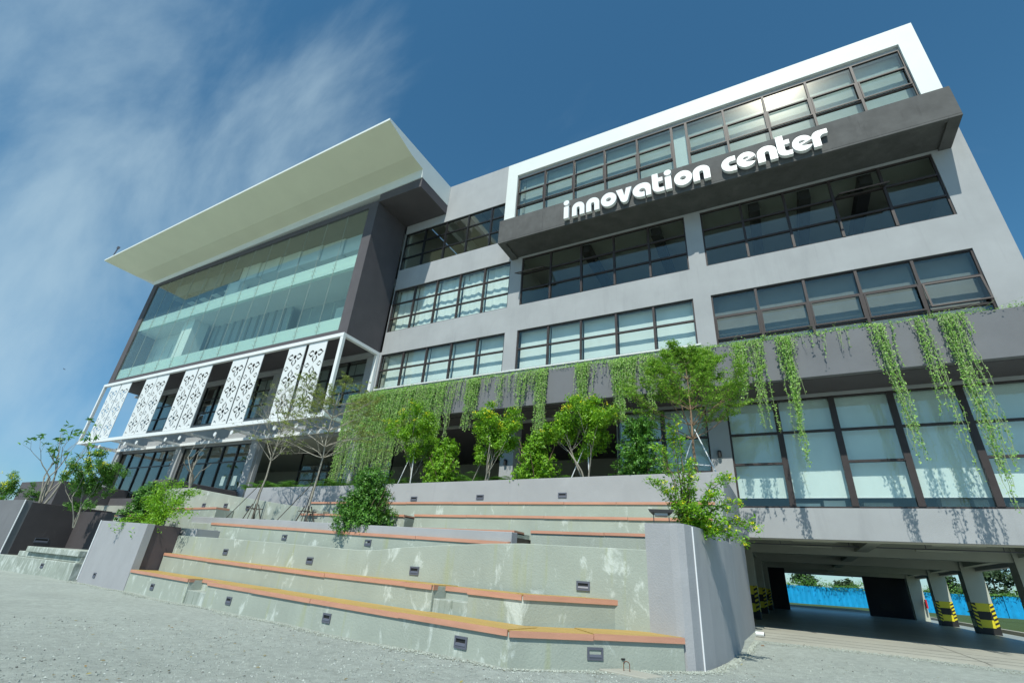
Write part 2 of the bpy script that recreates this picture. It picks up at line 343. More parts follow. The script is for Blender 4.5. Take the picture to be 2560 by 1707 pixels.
for i in range(9000):
    k=rnd.choices(range(len(FOOT)-1),[ (Vector(FOOT[q+1])-Vector(FOOT[q])).length**.8 for q in range(len(FOOT)-1)])[0]
    t=rnd.random(); p=Vector(FOOT[k])*(1-t)+Vector(FOOT[k+1])*t; d=(Vector(FOOT[k+1])-Vector(FOOT[k])).normalized(); n=Vector((d.y,-d.x)); w=abs(rnd.gauss(0,.085))*(1+.5*math.sin(p.x*2.3))+.01
    p=p+n*w; pp.append((p.x,p.y,fg(p.x,p.y)+.006+.03*max(0,.12-w))); ss.append(rnd.uniform(.006,.018))
for i in range(5000):
    x=rnd.uniform(-.8,14); y=-3.55+rnd.gauss(0,.22)+.25*math.sin(x*1.3); pp.append((x,y,max(fg(x,y),-.30)+.008)); ss.append(rnd.uniform(.006,.016))
stones('crushed_stone',np.array(pp),np.array(ss),STONEL,'pale crushed stone along the foot of the walls and apron')

# ------------------------------------------------------------------ the building
B=empty('innovation_center_building',(0,0,0),'grey four-storey building with dark window bands, dark roofed glass wing and open garage below','building')
BX0,BX1=-42.9,7.58
b=MB()
MID=[(-9.62,-1.80),(-1.15,6.60)]
main_holes=[(-17.98,-10.28,8.93,10.93),(-17.98,-10.28,12.30,15.06),(-17.98,-10.24,16.45,19.17),
 (-9.62,-1.80,8.93,10.93),(-1.15,6.60,7.95,10.93),(-9.62,-1.80,12.30,15.06),(-1.15,6.60,12.30,15.06),
 (-10.2,6.97,16.6,20.62),(-1.15,6.95,3.07,6.50),(-5.0,-1.80,3.07,6.50),(-18.0,-5.0,2.7,6.50)]
gridwall(b,-18.0,BX1,2.21,21.91,0,.26,main_holes)
lw=[(-41.9,-34.75,8.15,10.88),(-34.0,-26.85,8.15,10.88),(-26.1,-19.0,8.15,10.88),(-41.9,-34.6,2.7,6.6),(-33.95,-26.8,2.7,6.6),(-26.1,-18.6,2.7,6.6)]
gridwall(b,BX0,-18.0,2.21,11.10,0,.26,lw)
b.box(BX1-.26,BX1,.26,30,2.21,21.91); b.box(BX0,BX0+.26,.26,20,2.21,11.1); b.box(BX0,BX1-.26,29.74,30,2.21,21.9)
b.build('facade_wall',WALL,B)
# parapet top lip behind the white frame
ub('parapet_lip',WALL,B,-10.9,7.25,.30,.55,21.915,22.12)
# white surround, standing proud of the wall
b=MB(); gridwall(b,-10.84,BX1+.02,16.45,21.74,-.14,-.003,[(-10.2,6.97,16.3,20.78)]); b.build('white_surround',WHITE,B,bevel=.01)
# sign canopy
b=MB(); b.box(-10.22,7.16,-1.5,-.003,15.14,16.44)
b.box(-10.22,-9.86,-1.497,-.004,15.05,15.139); b.box(6.80,7.16,-1.497,-.004,15.05,15.139); b.box(-9.86,6.80,-1.497,-1.33,15.05,15.139)
b.build('sign_canopy',CANO,B,bevel=.008)
# planted ledge
b=MB(); b.box(-17.3,7.66,-1.5,-1.32,6.62,8.01); b.box(-17.3,7.66,-1.32,-.003,6.62,6.8); b.box(-17.3,-17.15,-1.32,-.003,6.8,8.0); b.box(7.5,7.66,-1.32,-.003,6.8,8.0)
b.build('planter_ledge',LEDGE,B,bevel=.008)
ub('ledge_soil',SOIL,B,-17.14,7.49,-1.31,-.01,6.81,7.84)
ub('ledge_soffit',DARK,B,-17.2,7.56,-1.30,-.02,6.60,6.618)
b=MB(); b.box(-18.0,-5.0,-1.0,8,6.56,6.60); b.build('lobby_ceiling',DARK,B)
# pale sill under ledge windows
ub('window_sill',WHITE,B,-18,-1.7,-.06,-.002,8.86,8.925)
# floor slabs and inner partitions
for z0,z1 in ((2.9,3.06),(6.62,7.9),(11.25,11.95),(15.25,15.95),(20.95,21.5)):
    x0=-17.7 if z0>8 else BX0+.3
    ub('floor_slab',ROOM,B,x0,BX1-.28,.27,29.7,z0,z1)
for z0,z1 in ((7.9,11.25),(11.95,15.25),(15.95,20.95)):
    ub('partition',ROOM,B,-17.7,BX1-.28,6.5,6.65,z0,z1)
    ub('partition',ROOM,B,-9.98,-9.85,.27,6.5,z0,z1)
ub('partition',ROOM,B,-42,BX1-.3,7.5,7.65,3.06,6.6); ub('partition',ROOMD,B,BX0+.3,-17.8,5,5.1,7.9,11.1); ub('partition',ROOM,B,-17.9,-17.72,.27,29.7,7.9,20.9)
ub('partition',ROOM,B,-5.1,-5.0,.27,7.5,3.07,6.6)
# inner beams seen through the upper dark windows
for x in (-13.2,-6.4,-3.1,.9,2.7,4.7):
    for z in (15.0,):
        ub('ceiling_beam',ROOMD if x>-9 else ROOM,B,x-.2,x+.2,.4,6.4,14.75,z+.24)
for x in (-16,-14,-12): ub('ceiling_beam',ROOMW,B,x-.15,x+.15,.4,6.4,20.2,20.94)
# ---- windows
def window(x0,x1,z0,z1,nx,rails,fm=FRAME,gm=GL,blind=None,bm=None,bz=None,yf=.10,skip=(),parent=B,mw=.085,sash=(),bgap=.30,proud=(),rz=None,by=None):
    w=MB()
    f=.055
    w.box(x0,x0+f,yf-.05,yf+.05,z0,z1); w.box(x1-f,x1,yf-.05,yf+.05,z0,z1); w.box(x0+f,x1-f,yf-.05,yf+.05,z1-f,z1); w.box(x0+f,x1-f,yf-.05,yf+.05,z0,z0+f)
    w=w.build('window',fm,parent)
    xs=[x0+(x1-x0)*i/nx for i in range(nx+1)] if isinstance(nx,int) else nx
    n=len(xs)-1
    for x in xs[1:-1]: ub('mullion',fm,w,x-mw/2,x+mw/2,yf-.075,yf+.047,z0+f,z1-f)
    for i in range(n):
        rl=rails(i) if callable(rails) else rails
        a=xs[i]+(f if i==0 else mw/2); c=xs[i+1]-(f if i==n-1 else mw/2)
        for z in rl: ub('rail',fm,w,a,c,yf-.055,yf+.045,z-.035,z+.035)
        zz=[z0+f]+[z for z in sorted(rl)]+[z1-f]
        for k in range(len(zz)-1):
            za=zz[k]+(.035 if k>0 else 0); zb=zz[k+1]-(.035 if k<len(zz)-2 else 0)
            if (i,k) in skip:      # sash opened outwards, hinged at its top
                ang=skip[(i,k)] if isinstance(skip,dict) else 40
                h=zb-za; wd=c-a; s=MB(); g=.05
                s.box(0,g,-.02,.02,-h,0); s.box(wd-g,wd,-.02,.02,-h,0); s.box(g,wd-g,-.02,.02,-g,0); s.box(g,wd-g,-.02,.02,-h,-h+g)
                s=s.build('open_sash',fm,w); s.location=(a,yf-.09,zb); s.rotation_euler=(-R(ang),0,0); s['label']='casement pushed outwards'
                s.rotation_euler=(R(-ang),0,0)
                # pane of the sash, same transform
                p=MB().box(g,wd-g,-.006,.006,-h+g,-g).build('pane',gm,w); p.location=s.location; p.rotation_euler=s.rotation_euler
            else: ub('pane',gm,w,a,c,yf-.006,yf+.006,za,zb)
            if (i,k) in proud:
                h=.05
                s=MB(); y=yf-.085; s.box(a+.004,a+h,y-.02,y+.02,za,zb); s.box(c-h,c-.004,y-.02,y+.02,za,zb); s.box(a+h,c-h,y-.02,y+.02,zb-h,zb); s.box(a+h,c-h,y-.02,y+.02,za,za+h); s.build('casement_frame',fm,w)
    if blind:
        bb=by if by else bgap
        for i in range(n):
            lo = bz(i) if callable(bz) else (bz if bz is not None else z0+.03)
            if lo is None: continue
            q=MB(); a,c=xs[i]+.03,xs[i+1]-.03; m=10; yy=yf+bb
            pts=[(a+(c-a)*t/m, yy+(.025*math.sin(t*2.1+i)+.02*rnd.uniform(-1,1) if blind is CURT else .004*rnd.uniform(-1,1))) for t in range(m+1)]
            for t in range(m):
                (xa,ya),(xb,yb)=pts[t],pts[t+1]; l0=lo+(.03*rnd.random() if blind is CURT else 0)
                q.poly([(xa,ya,lo),(xb,yb,lo),(xb,yb,z1+.05),(xa,ya,z1+.05)]); q.poly([(xb,yb+.01,lo),(xa,ya+.01,lo),(xa,ya+.01,z1+.05),(xb,yb+.01,z1+.05)])
            q.build('blind',blind,w,smooth=False)
            if blind is not CURT or True:
                ub('blind_rail',STEEL,w,a,c,yy-.012,yy+.012,lo-.03,lo-.002)
    return w
# left bay, three rows
window(-17.98,-10.28,8.93,10.93,5,[10.0],blind=BLIND)
window(-17.98,-10.28,12.30,15.06,5,[13.17,14.12],blind=CURT)
window(-17.98,-10.24,16.45,19.17,5,[17.33,18.30],fm=FRAMEB,gm=GL)
# middle bay
window(-9.62,-1.80,8.93,10.93,5,[9.98],blind=BLIND)
window(-9.62,-1.80,12.30,15.06,5,[13.17,14.12],fm=FRAME,gm=GLD,skip={(0,1):60})
# right bay
window(-1.15,6.60,7.95,10.93,5,[8.97,9.96],gm=GLD,blind=DBLIND,skip={(4,1):9},proud=((0,1),(1,1),(2,1),(3,1)),bgap=.35)
window(-1.15,6.60,12.30,15.06,5,[13.17,14.12],gm=GLD,skip={(3,1):62})
# top storey behind the white surround
window(-10.2,-1.92,16.6,20.62,5,[18.50,19.55],gm=GLT,blind=GBLIND,proud=tuple((i,1) for i in range(5)),yf=.03)
window(-1.92,-1.25,16.6,20.62,1,[],gm=GLT,blind=BLIND,yf=.03,bz=17.6)
window(-1.25,6.97,16.6,20.62,5,[18.50,19.55],gm=GLT,blind=GBLIND,proud=tuple((i,1) for i in range(5)),yf=.03)
# tall ground-storey windows, right
rl=lambda i: [4.42,5.40] if i%2==0 else [5.40]
window(-1.15,6.95,3.07,6.50,[-1.15,.36,1.94,3.46,5.08,6.95],rl,fm=FRAMEB if 0 else FRAME,gm=GL,blind=BLIND,bz=lambda i:3.43,mw=.17,bgap=.22)
window(-5.0,-1.80,3.07,6.50,[-5.0,-3.33,-1.80],[4.22,5.4],fm=FRAME,gm=GL,blind=BLIND,bz=lambda i:3.4,mw=.14)
for x0,x1,z in ((.45,1.1,3.28),(1.2,1.75,3.36),(2.2,2.9,3.30),(4.0,4.6,3.42),(4.7,5.0,3.38),(5.4,6.2,3.30)):
    ub('desk_item',ROOMW if x0<2 else ROOM,B,x0,x1,.55,1.0,3.07,z)
# second storey of the wing, behind the screens
for x0,x1 in ((-41.9,-34.75),(-34.0,-26.85),(-26.1,-19.0)):
    window(x0,x1,8.15,10.88,5,[9.0,9.95],fm=FRAMEB,gm=GLD,blind=GBLIND,bgap=.5)
ub('bulkhead',WALL,B,-42.85,-18.2,-.35,-.003,10.92,11.045)
# ground storey glazing of the wing
for x0,x1,n in ((-41.9,-34.6,5),(-33.95,-26.8,5)):
    window(x0,x1,2.7,6.6,n,[5.56,3.9],fm=FRAMEB,gm=GLD)
window(-26.1,-18.6,2.7,6.6,4,[5.5],fm=FRAMEB,gm=GLD,yf=3.0)
for x in (-29.2,-28.1): ub('notice',WHITE,B,x,x+.35,.21,.215,4.2,4.75)
# lobby columns and rear items
for x in (-18.6,-10.0): ub('lobby_column',WALL,B,x,x+.62,-.02,.6,2.7,6.6)
for x in (-15.6,-13.2,-7.4): ub('lobby_door',ROOMD if x<-14 else ROOM,B,x,x+1.4,6.9,7.0,3.06,5.3)
for x in (-34.6,-26.78,-18.72,-42.5): ub('wing_column',WALL,B,x,x+.62,-.16,-.004,2.7,6.75)
ub('wing_fascia',WALL,B,-42.86,-18.05,-.16,-.003,6.76,7.02)

# ------ glass wing
q=-2.49
b=MB(); gridwall(b,-42.33,-18.13,11.05,19.78,q,q+.30,[(-41.65,-18.83,11.42,19.55)])
b.box(-18.43,-18.13,q+.30,-.002,11.05,19.78); b.box(-42.33,-42.03,q+.30,6,11.35,19.78); b.box(-42.33,-18.43,q+.30,6,11.05,11.35)
b.box(-18.13,-15.04,q,-.003,19.78,20.42); b.box(-42.33,-18.13,q+.02,6,19.785,19.95)
b.build('wing_shell',DARK,B,bevel=.01)
ub('wing_rear',ROOM,B,-42.03,-18.0,3.6,3.8,11.36,19.78)
# roof: slopes down to the left, upturned eave in front
ys=[-5.61,-5.61,-3.6,-2.60,-2.55,-.012]
rp=[(-5.61,21.76),(-5.61,21.62),(-3.6,21.06),(-2.60,20.98),(-2.54,20.425),(-.012,20.425),(-.012,21.90)]
lp=[(-5.61,20.74),(-5.61,20.62),(-3.7,20.12),(-2.62,20.02),(-2.50,19.80),(-.012,19.80),(-.012,20.9)]
lx=[-44.1,-44.1,-42.95,-42.3,-42.33,-42.33,-43.5]
b=MB(); n=len(rp)
for (y,z) in rp: b.v.append((-15.03,y,z))
for x,(y,z) in zip(lx,lp): b.v.append((x,y,z))
b.f.append(tuple(range(n))); b.m.append(0); b.f.append(tuple(range(n,2*n))[::-1]); b.m.append(0)
for i in range(n):
    k=(i+1)%n; b.f.append((i,n+i,n+k,k)); b.m.append(1 if i in (1,2) else 0)
b.build('roof',[WHITE,SOFF],B)
# glass panels, 13 of them, frosted bands, bolts
NP=13; gx0,gx1=-41.65,-18.83
bolt=MB()
for dx in (-.11,.11):
    for dz in (-.13,.13): bolt.tube([(dx,0,dz),(dx,-.035,dz)],.020,8)
BM=bolt.build('glass_bolts',mat('brushed_steel',(.30,.34,.34),.4)); bm_=BM.data; bpy.data.objects.remove(BM)
for i in range(NP):
    a=gx0+(gx1-gx0)*i/NP; c=gx0+(gx1-gx0)*(i+1)/NP
    g=ub('glass_panel',GLA,B,a+.008,c-.008,q+.06,q+.075,11.42,19.55)
    ub('frosted_band',GLF,B,a+.004,c-.004,q+.09,q+.10,15.45,16.30); ub('frosted_band',GLF,B,a+.004,c-.004,q+.09,q+.10,11.43,12.25)
    if i:
        ub('joint_seal',GBLIND,B,a-.005,a+.005,q+.055,q+.080,11.42,19.55)
        for z in (15.87,11.85):
            o=bpy.data.objects.new('glass_bolts',bm_); COL.objects.link(o); o.location=(a,q+.06,z); o.parent=B
# rooms behind the wing glass
ub('mid_floor',ROOMW,B,-42,-18.45,q+.35,3.6,15.5,16.2)
for k in range(11):
    x=-40.5+k*2.0; dz=.10*k if k<5 else .12*(k-5)+.1
    ub('ceiling_baffle',DBLIND if k<4 else ROOMW,B,x,x+1.96,q+.9+.10*k,3.5,18.55-.02*k+(.12 if k%2 else 0),19.7)
ub('upper_partition',DBLIND,B,-41.9,-33.8,-.4,-.3,16.2,18.9); ub('upper_partition',mat('grey_panel',(.36,.40,.39),.6,.1,1),B,-32.2,-18.5,.2,.3,16.2,19.0)
ub('inner_column',ROOMW,B,-33.8,-32.3,-1.2,-.6,16.2,19.75)
for k in range(4): ub('ceiling_light_panel',ROOMW,B,-39.5+k*1.6,-38.8+k*1.6,-.9,-.2,18.35,18.40)
ub('lower_wall',ROOMW,B,-42,-36.6,-.9,-.8,11.36,15.5); ub('lower_wall',ROOMW,B,-36.2,-34.9,-1.9,-.9,11.36,15.5)
for k in range(4): ub('wall_panel_joint',GBLIND,B,-41.2+k*1.1,-41.16+k*1.1,-.92,-.9,11.6,14.6)
ub('inner_door',GBLIND,B,-38.0,-37.3,-.93,-.9,11.6,14.0)
LCU=mat('grey_curtain',(.30,.34,.35),.9,.1,1)
ub('lower_curtain',LCU,B,-34.8,-26.3,-.5,-.4,11.36,15.5)
for k in range(9): ub('curtain_fold',DBLIND,B,-34.3+k*.9,-34.1+k*.9,-.55,-.5,11.36,15.5)
for k in range(6): ub('inner_window',BLIND,B,-26.0+k*1.25,-24.85+k*1.25,-.3,-.25,11.5,13.1+.15*k if k<3 else 14.6)
ub('lower_curtain',LCU,B,-26.3,-18.5,.1,.2,11.36,15.5)
for k in range(4): ub('inner_rail',GARAGE,B,-26+k*2,-25.95+k*2,-.75,-.7,11.4,14.7)
ub('inner_rail',GARAGE,B,-26,-18.5,-.76,-.71,13.0,13.05)
# bracket at the roof tip
t=MB(); t.tube([(0,0,0),(.05,0,.35)],.03); t.tube([(-.28,0,.02),(.05,0,.35)],.02); t.tube([(.05,0,.35),(.18,0,.95)],.05); t.tube([(.18,0,.95),(.30,0,1.12)],.10); t.box(-.35,.12,-.1,.1,-.02,.02)
t=t.build('antenna',LAMPM); t.location=(-43.6,-5.4,20.78); tag(t,'small grey antenna on the far left tip of the wing roof','antenna')
# wall lamps
for x,z,l in ((-1.52,4.77,'small black wall lamp beside the tall curtained windows'),(-18.3,4.86,'small black wall lamp on the column behind the vines'),(-9.7,4.8,'small black wall lamp on the lobby column between shrubs')):
    t=MB(); t.box(-.06,.06,-.03,0,-.10,.10); t.tube([(0,-.09,-.11),(0,-.09,.11)],.055,10); t=t.build('wall_lamp',BLACK); t.location=(x,-.005 if x>-2 else (-.165 if x<-15 else -.025),z); tag(t,l,'lamp',group='black wall lamps on the ground storey')

# ------ garage: columns, beams, battens
def column(x,y,w=.72,bands=True):
    c=MB().box(x,x+w,y,y+w,-.25,2.9).build('garage_column',GARAGE,B)
    if bands:
        e=.006
        for z0,z1,m in ((.62,.94,YEL),(.30,.62,BLACK),(-.0,.30,YEL),(-.25,.0,BLACK)):
            s=MB(); 
            s.box(x-e,x+w+e,y-e,y+w+e,z0+.001,z1); s.build('safety_band',m,c)
        for sx in (x-e,x+w+e-.13):   # diagonal hazard edge strips
            s=MB(); s.k=0; s.box(sx-.004,sx+.134,y-e-.010,y-e-.004,-.0,.94); s.k=1
            for k in range(6):
                z=.03+k*.158; s.poly([(sx,y-e-.0125,z),(sx+.13,y-e-.0125,z-.07 if sx<x+.2 else z+.07),(sx+.13,y-e-.0125,z+.005 if sx<x+.2 else z+.145),(sx,y-e-.0125,z+.075)])
            s.build('hazard_strip',[BLACK,YEL],c)
        for xx in ((x-e-.004),(x+w+e+.004)):
            s=MB(); d=-.003 if xx<x else .003
            s.k=0; s.box(min(xx,xx+d),max(xx,xx+d),y-e,y+.14,0,.94); s.k=1
            for k in range(6):
                z=.03+k*.158; s.poly([(xx+2*d,y,z),(xx+2*d,y+.13,z+.05),(xx+2*d,y+.13,z+.12),(xx+2*d,y,z+.075)])
            s.build('hazard_strip',[BLACK,YEL],c)
    return c
for y in (6.6,13.4,20.2): column(-2.05,y); column(6.82,y)
column(-2.05,27.0,bands=False); column(6.82,27,bands=False)
for y in (.27,6.7,13.5,20.3,27.1): ub('garage_beam',GARAGE,B,-17,7.5,y,y+.45,2.21,2.899)
for x in (-1.9,2.3,6.95): ub('garage_beam',GARAGE,B,x,x+.4,.73,29.5,2.36,2.898)
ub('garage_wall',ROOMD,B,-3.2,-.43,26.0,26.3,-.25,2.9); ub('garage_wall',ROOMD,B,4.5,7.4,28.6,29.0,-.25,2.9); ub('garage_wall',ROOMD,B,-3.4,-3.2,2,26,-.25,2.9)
ub('vent_grille',BLACK,B,5.2,5.9,28.55,28.59,.2,.55)
ub('fire_hose_cabinet',mat('red_paint',(.5,.01,.02),.5),B,7.45,7.53,26.6,26.9,.5,1.0)
for y in (2.6,5.0,9.5,16.2):
    b=MB(); b.tube([(-1.7,y,2.42),(7.2,y,2.42)],.018,6)
    for x in (-.2,2.0,4.2,6.2): b.tube([(x,y,2.42),(x,y,2.9)],.012,5)
    b.build('conduit',LAMPM,B)
    for x in (.2,3.9):
        ub('batten_light',GARAGE,B,x,x+1.25,y-.06,y+.06,2.33,2.40)
# ------------------------------------------------------------------ sign letters
def arc(cx,cy,r,a0,a1,n=18,ry=None):
    ry=ry or r; return [(cx+r*math.cos(R(a0+(a1-a0)*i/n)),cy+ry*math.sin(R(a0+(a1-a0)*i/n))) for i in range(n+1)]
H=.74
def L_n(w=.62):
    s=(w-.15)/2; return [[(0,0),(0,H-.28)]+arc(w*.5,H-w*.5,w*.5,180,0)[0:]+[(w,0),(w-s,0)]+arc(w/2,.40,.075,0,180,8)+[(s,0)]]
def L_i(): return [[(0,0),(.25,0),(.25,.68),(0,.68)], arc(.125,.90,.145,0,360,20)[:-1]]
def L_o(w=.68): return [arc(w/2,H/2,w/2,0,360,32,H/2+.01)[:-1], arc(w/2,H/2,.115,0,360,20,.10)[:-1]]
def L_v(w=.66): return [[(0,H),(.27,H),(.35,.33),(.43,H),(w,H),(.48,.06)]+arc(.35,.10,.13,-20,-160,8)+[(.20,.06)]]
def L_a(w=.72): return [arc(.36,H/2,.36,90,270,20,H/2)+[(.47,0),(.47,.27)]+arc(.38,.36,.115,-60,-330,16,.10)+[(.52,.30),(.52,0),(w,0),(w,.42)]+arc(w-.30,H-.31,.30,0,90,10,.31)]
def L_t(w=.46): return [[(0,1.02),(.24,1.02),(.24,.76),(w-.04,.76),(w-.04,.55),(.24,.55),(.24,.30)]+arc(.33,.30,.09,180,270,6)+[(w,.21),(w,0),(.28,0)]+arc(.28,.28,.28,270,180,10)]
def L_c(w=.54): return [[(w,H)]+arc(.37,H/2,.37,90,270,24,H/2)+[(w,0),(w,.24),(.40,.24)]+arc(.38,.37,.12,-90,-270,10,.13)[0:]+[(w,.50)]]
def L_e(w=.68): return [arc(w/2,H/2,w/2,-28,-372,34,H/2)+[(.34,.31),(.27,.33),(.25,.38),(.27,.42),(.47,.48),(.45,.41),(.33,.36),(.55,.235)][:0]+[(.66,.46),(.30,.30),(.33,.24),(.60,.20)], arc(.33,.43,.115,-5,185,10,.085)+[(.25,.375)]] 
def L_r(w=.50): return [[(0,0),(.24,0),(.24,.36)]+arc(.38,.36,.14,180,90,8,.16)+[(w,.52),(w,H),(.40,H)]+arc(.24,.50,.24,90,180,8,.24)]
LET=[('i',L_i,-6.68,.25),('n',L_n,-6.28,.58),('n',L_n,-5.61,.60),('o',L_o,-4.93,.69),('v',L_v,-4.25,.68),('a',L_a,-3.53,.76),('t',L_t,-2.70,.47),('i',L_i,-2.18,.27),('o',L_o,-1.82,.70),('n',L_n,-1.09,.64),
     ('c',L_c,-.02,.52),('e',L_e,.53,.67),('n',L_n,1.24,.66),('t',L_t,1.93,.46),('e',L_e,2.41,.65),('r',L_r,3.05,.50)]
SG=empty('sign',(-1.6,-1.5,15.24),'raised white letters reading innovation center on the dark canopy','sign')
LM={}
for ch,fn,x,w in LET:
    if ch not in LM:
        P=fn(); mxw=max(p[0] for s in P for p in s); LM[ch]=(curveshape('letter',P,.15,STEEL),mxw)
    me,mw=LM[ch]; o=bpy.data.objects.new('letter',me); COL.objects.link(o); o.parent=SG; o['label']='letter '+ch
    o.location=(x+1.6,-.135,0.0); o.rotation_euler=(R(90),0,0); o.scale=(w/mw,1,1)

# ------------------------------------------------------------------ screens in their white frame
SF=empty('sunshade_frame',(-30,0,6.8),'white steel frame holding ten patterned screens below the glass wing','sunshade')
def sub(o): par(o,SF); return o
fr=MB(); t=.09
def beam(a,c,w=t):
    x0,x1=sorted((a[0],c[0])); y0,y1=sorted((a[1],c[1])); z0,z1=sorted((a[2],c[2])); return (x0-w,x1+w,y0-w,y1+w,z0-w,z1+w)
zt,zb,yf=10.98,6.80,q-.08
def bar(name,*e): o=ub(name,STEEL,None,*e); par(o,SF)
bar('top_beam',-42.3,-18.10,yf-.1,yf+.08,zt-.10,zt+.09); bar('bottom_beam',-42.3,-18.10,yf-.1,yf+.08,zb-.12,zb+.08)
bar('post',-42.3,-42.12,yf-.09,yf+.07,zb+.08,zt-.10); bar('post',-18.30,-18.10,yf-.09,yf+.07,zb+.08,zt-.10)
bar('post',-18.30,-18.10,-.20,-.02,zb+.08,zt-.10)
bar('side_beam',-18.30,-18.10,yf+.081,-.02,zt-.09,zt+.085); bar('side_beam',-18.30,-18.10,yf+.081,-.02,zb-.11,zb+.07)
bar('side_beam',-42.3,-42.12,yf+.081,-.18,zb-.11,zb+.07); bar('rear_beam',-42.1,-18.31,-.30,-.17,zb-.10,zb+.07)
for x in (-38.2,-34.1,-30,-26,-22): bar('cross_beam',x-.07,x+.07,yf+.081,-.31,zb-.08,zb+.06)
# pattern: four-petalled flowers as cut-outs
def petal_cuts(cx,cy,a,s=1.,half=0):
    out=[]
    for sg in ((-1,1) if half==0 else (half,)):
        o1=[(.135,.045),(.175,.14),(.26,.185),(.35,.15),(.42,.07),(.53,.0)]; i1=[(.40,.015),(.33,.065),(.25,.09),(.20,.07),(.175,.03)]
        p=[]
        for (u,v) in o1+i1:
            u*=s; v*=s*sg; p.append((cx+u*math.cos(a)-v*math.sin(a), cy+u*math.sin(a)+v*math.cos(a)))
        out.append(p)
    return out
PW,PH=1.34,3.92
polys=[[(0,0),(PW,0),(PW,PH),(0,PH)]]
def inside(p): return all(.035<u<PW-.035 and .035<v<PH-.035 for u,v in p)
for k in range(4):
    cx,cy=PW/2,PH-.62-k*1.28
    polys.append(arc(cx,cy,.12,0,360,12)[:-1])
    for ex_,a0_ in ((0,-90),(PW,90)):
        if cy-.64>.2: polys.append([(ex_+(.035 if ex_==0 else -.035),cy-.64-.075)]+arc(ex_+(.035 if ex_==0 else -.035),cy-.64,.07,a0_,a0_+180,6)[1:])
    for a in range(4): polys+= [p for p in petal_cuts(cx,cy,R(90*a),1.12) if inside(p)]
    for ex in (0.0,PW):
        for a in range(4): polys+=[p for p in petal_cuts(ex,cy-.64,R(90*a),.82) if inside(p)]
    for ex in (0.,PW):
        pass
for ex in (0,PW):
    for a in range(4): polys+=[p for p in petal_cuts(ex,PH-.0,R(90*a),.82) if inside(p)]
pm=curveshape('patterned_screen',polys,.03,SCREEN)
for x in (-41.2,-39.76,-36.52,-35.12,-31.92,-30.46,-27.1,-25.64,-22.2,-20.62):
    o=bpy.data.objects.new('patterned_screen',pm); COL.objects.link(o); o.rotation_euler=(R(90),0,0); o.location=(x,yf-.005,6.93); par(o,SF)
    o.scale=(1,1.0,1)

# ------------------------------------------------------------------ stepped seating
ST=empty('stepped_seating',(-8,-9,-.4),'curving concrete amphitheatre steps with salmon and ochre bench tops','seating')
def S(o): return par(o,ST)
def pt(A,Bp,x): t=(x-A[0])/(Bp[0]-A[0]); return (x,A[1]+(Bp[1]-A[1])*t)
def zint(xs,zs,x): return float(np.interp(x,xs,zs))
def tierwall(plan, z0, tops, th, m=STEP, name='riser_wall'):
    return S(MB().wallpoly(plan,z0,tops,th).build(name,m,bevel=.012))
def planks(segs, depth, over=.025, hh=.075, treads=True):
    """segs: list of (p0,p1,z0,z1): salmon fascia board + ochre top board"""
    for (a,c,z0,z1) in segs:
        a=Vector(a);c=Vector(c); d=(c-a).normalized(); n=Vector((d.y,-d.x)); g=.004
        jz=rnd.uniform(-.006,.006); jo=rnd.uniform(0,.012)
        A=a+d*g+n*(over+jo); C=c-d*g+n*(over+jo); A2=A-n*.022; C2=C-n*.022
        b=MB().hexa([(A.x,A.y,z0-hh+jz),(C.x,C.y,z1-hh+jz),(C2.x,C2.y,z1-hh+jz),(A2.x,A2.y,z0-hh+jz),(A.x,A.y,z0+jz),(C.x,C.y,z1+jz),(C2.x,C2.y,z1+jz),(A2.x,A2.y,z0+jz)])
        S(b.build('fascia_plank',SALMON))
        if treads:
            k=5; w=depth/k
            for i in range(k):
                P0=A2-n*(i*w+.002); P1=C2-n*(i*w+.002); Q0=A2-n*((i+1)*w-.003); Q1=C2-n*((i+1)*w-.003)
                b=MB().hexa([(P0.x,P0.y,z0-.02+jz),(P1.x,P1.y,z1-.02+jz),(Q1.x,Q1.y,z1-.02+jz),(Q0.x,Q0.y,z0-.02+jz),(P0.x,P0.y,z0+jz+.002),(P1.x,P1.y,z1+jz+.002),(Q1.x,Q1.y,z1+jz+.002),(Q0.x,Q0.y,z0+jz+.002)])
                S(b.build('seat_plank',OCHRE))
        else:
            P0=A2;P1=C2;Q0=A2-n*depth;Q1=C2-n*depth
            S(MB().hexa([(P0.x,P0.y,z0-.02),(P1.x,P1.y,z1-.02),(Q1.x,Q1.y,z1-.02),(Q0.x,Q0.y,z0-.02),(P0.x,P0.y,z0+.002),(P1.x,P1.y,z1+.002),(Q1.x,Q1.y,z1+.002),(Q0.x,Q0.y,z0+.002)]).build('seat_plank',OCHRE))
def steplight(p, face, w=.235, h=.15, parent=None):
    """louvred lamp set in a wall; face = outward normal (2D)"""
    b=MB(); b.k=0; fz=.018; k=.035
    b.box(-w/2,w/2,-fz,0.03,h/2-k*.9,h/2); b.box(-w/2,w/2,-fz,.03,-h/2,-h/2+k); b.box(-w/2,-w/2+.028,-fz,.03,-h/2+k,h/2-k*.9); b.box(w/2-.028,w/2,-fz,.03,-h/2+k,h/2-k*.9)
    b.hexa([(-w/2+.028,-fz-.006,-h/2+k),(w/2-.028,-fz-.006,-h/2+k),(w/2-.028,.0,-h/2+k),(-w/2+.028,.0,-h/2+k),(-w/2+.028,-fz+.004,-h*.08),(w/2-.028,-fz+.004,-h*.08),(w/2-.028,.0,-h*.02),(-w/2+.028,.0,-h*.02)])
    b.k=1; b.box(-w/2+.028,w/2-.028,-.002,.03,-h/2+k,h/2-k*.9)
    o=b.build('step_light',[LAMPM,BLACK]); n=Vector(face).normalized(); o.location=p; o.rotation_euler=(0,0,math.atan2(n.x,-n.y)); 
    if parent is not None: par(o,parent)
    return o
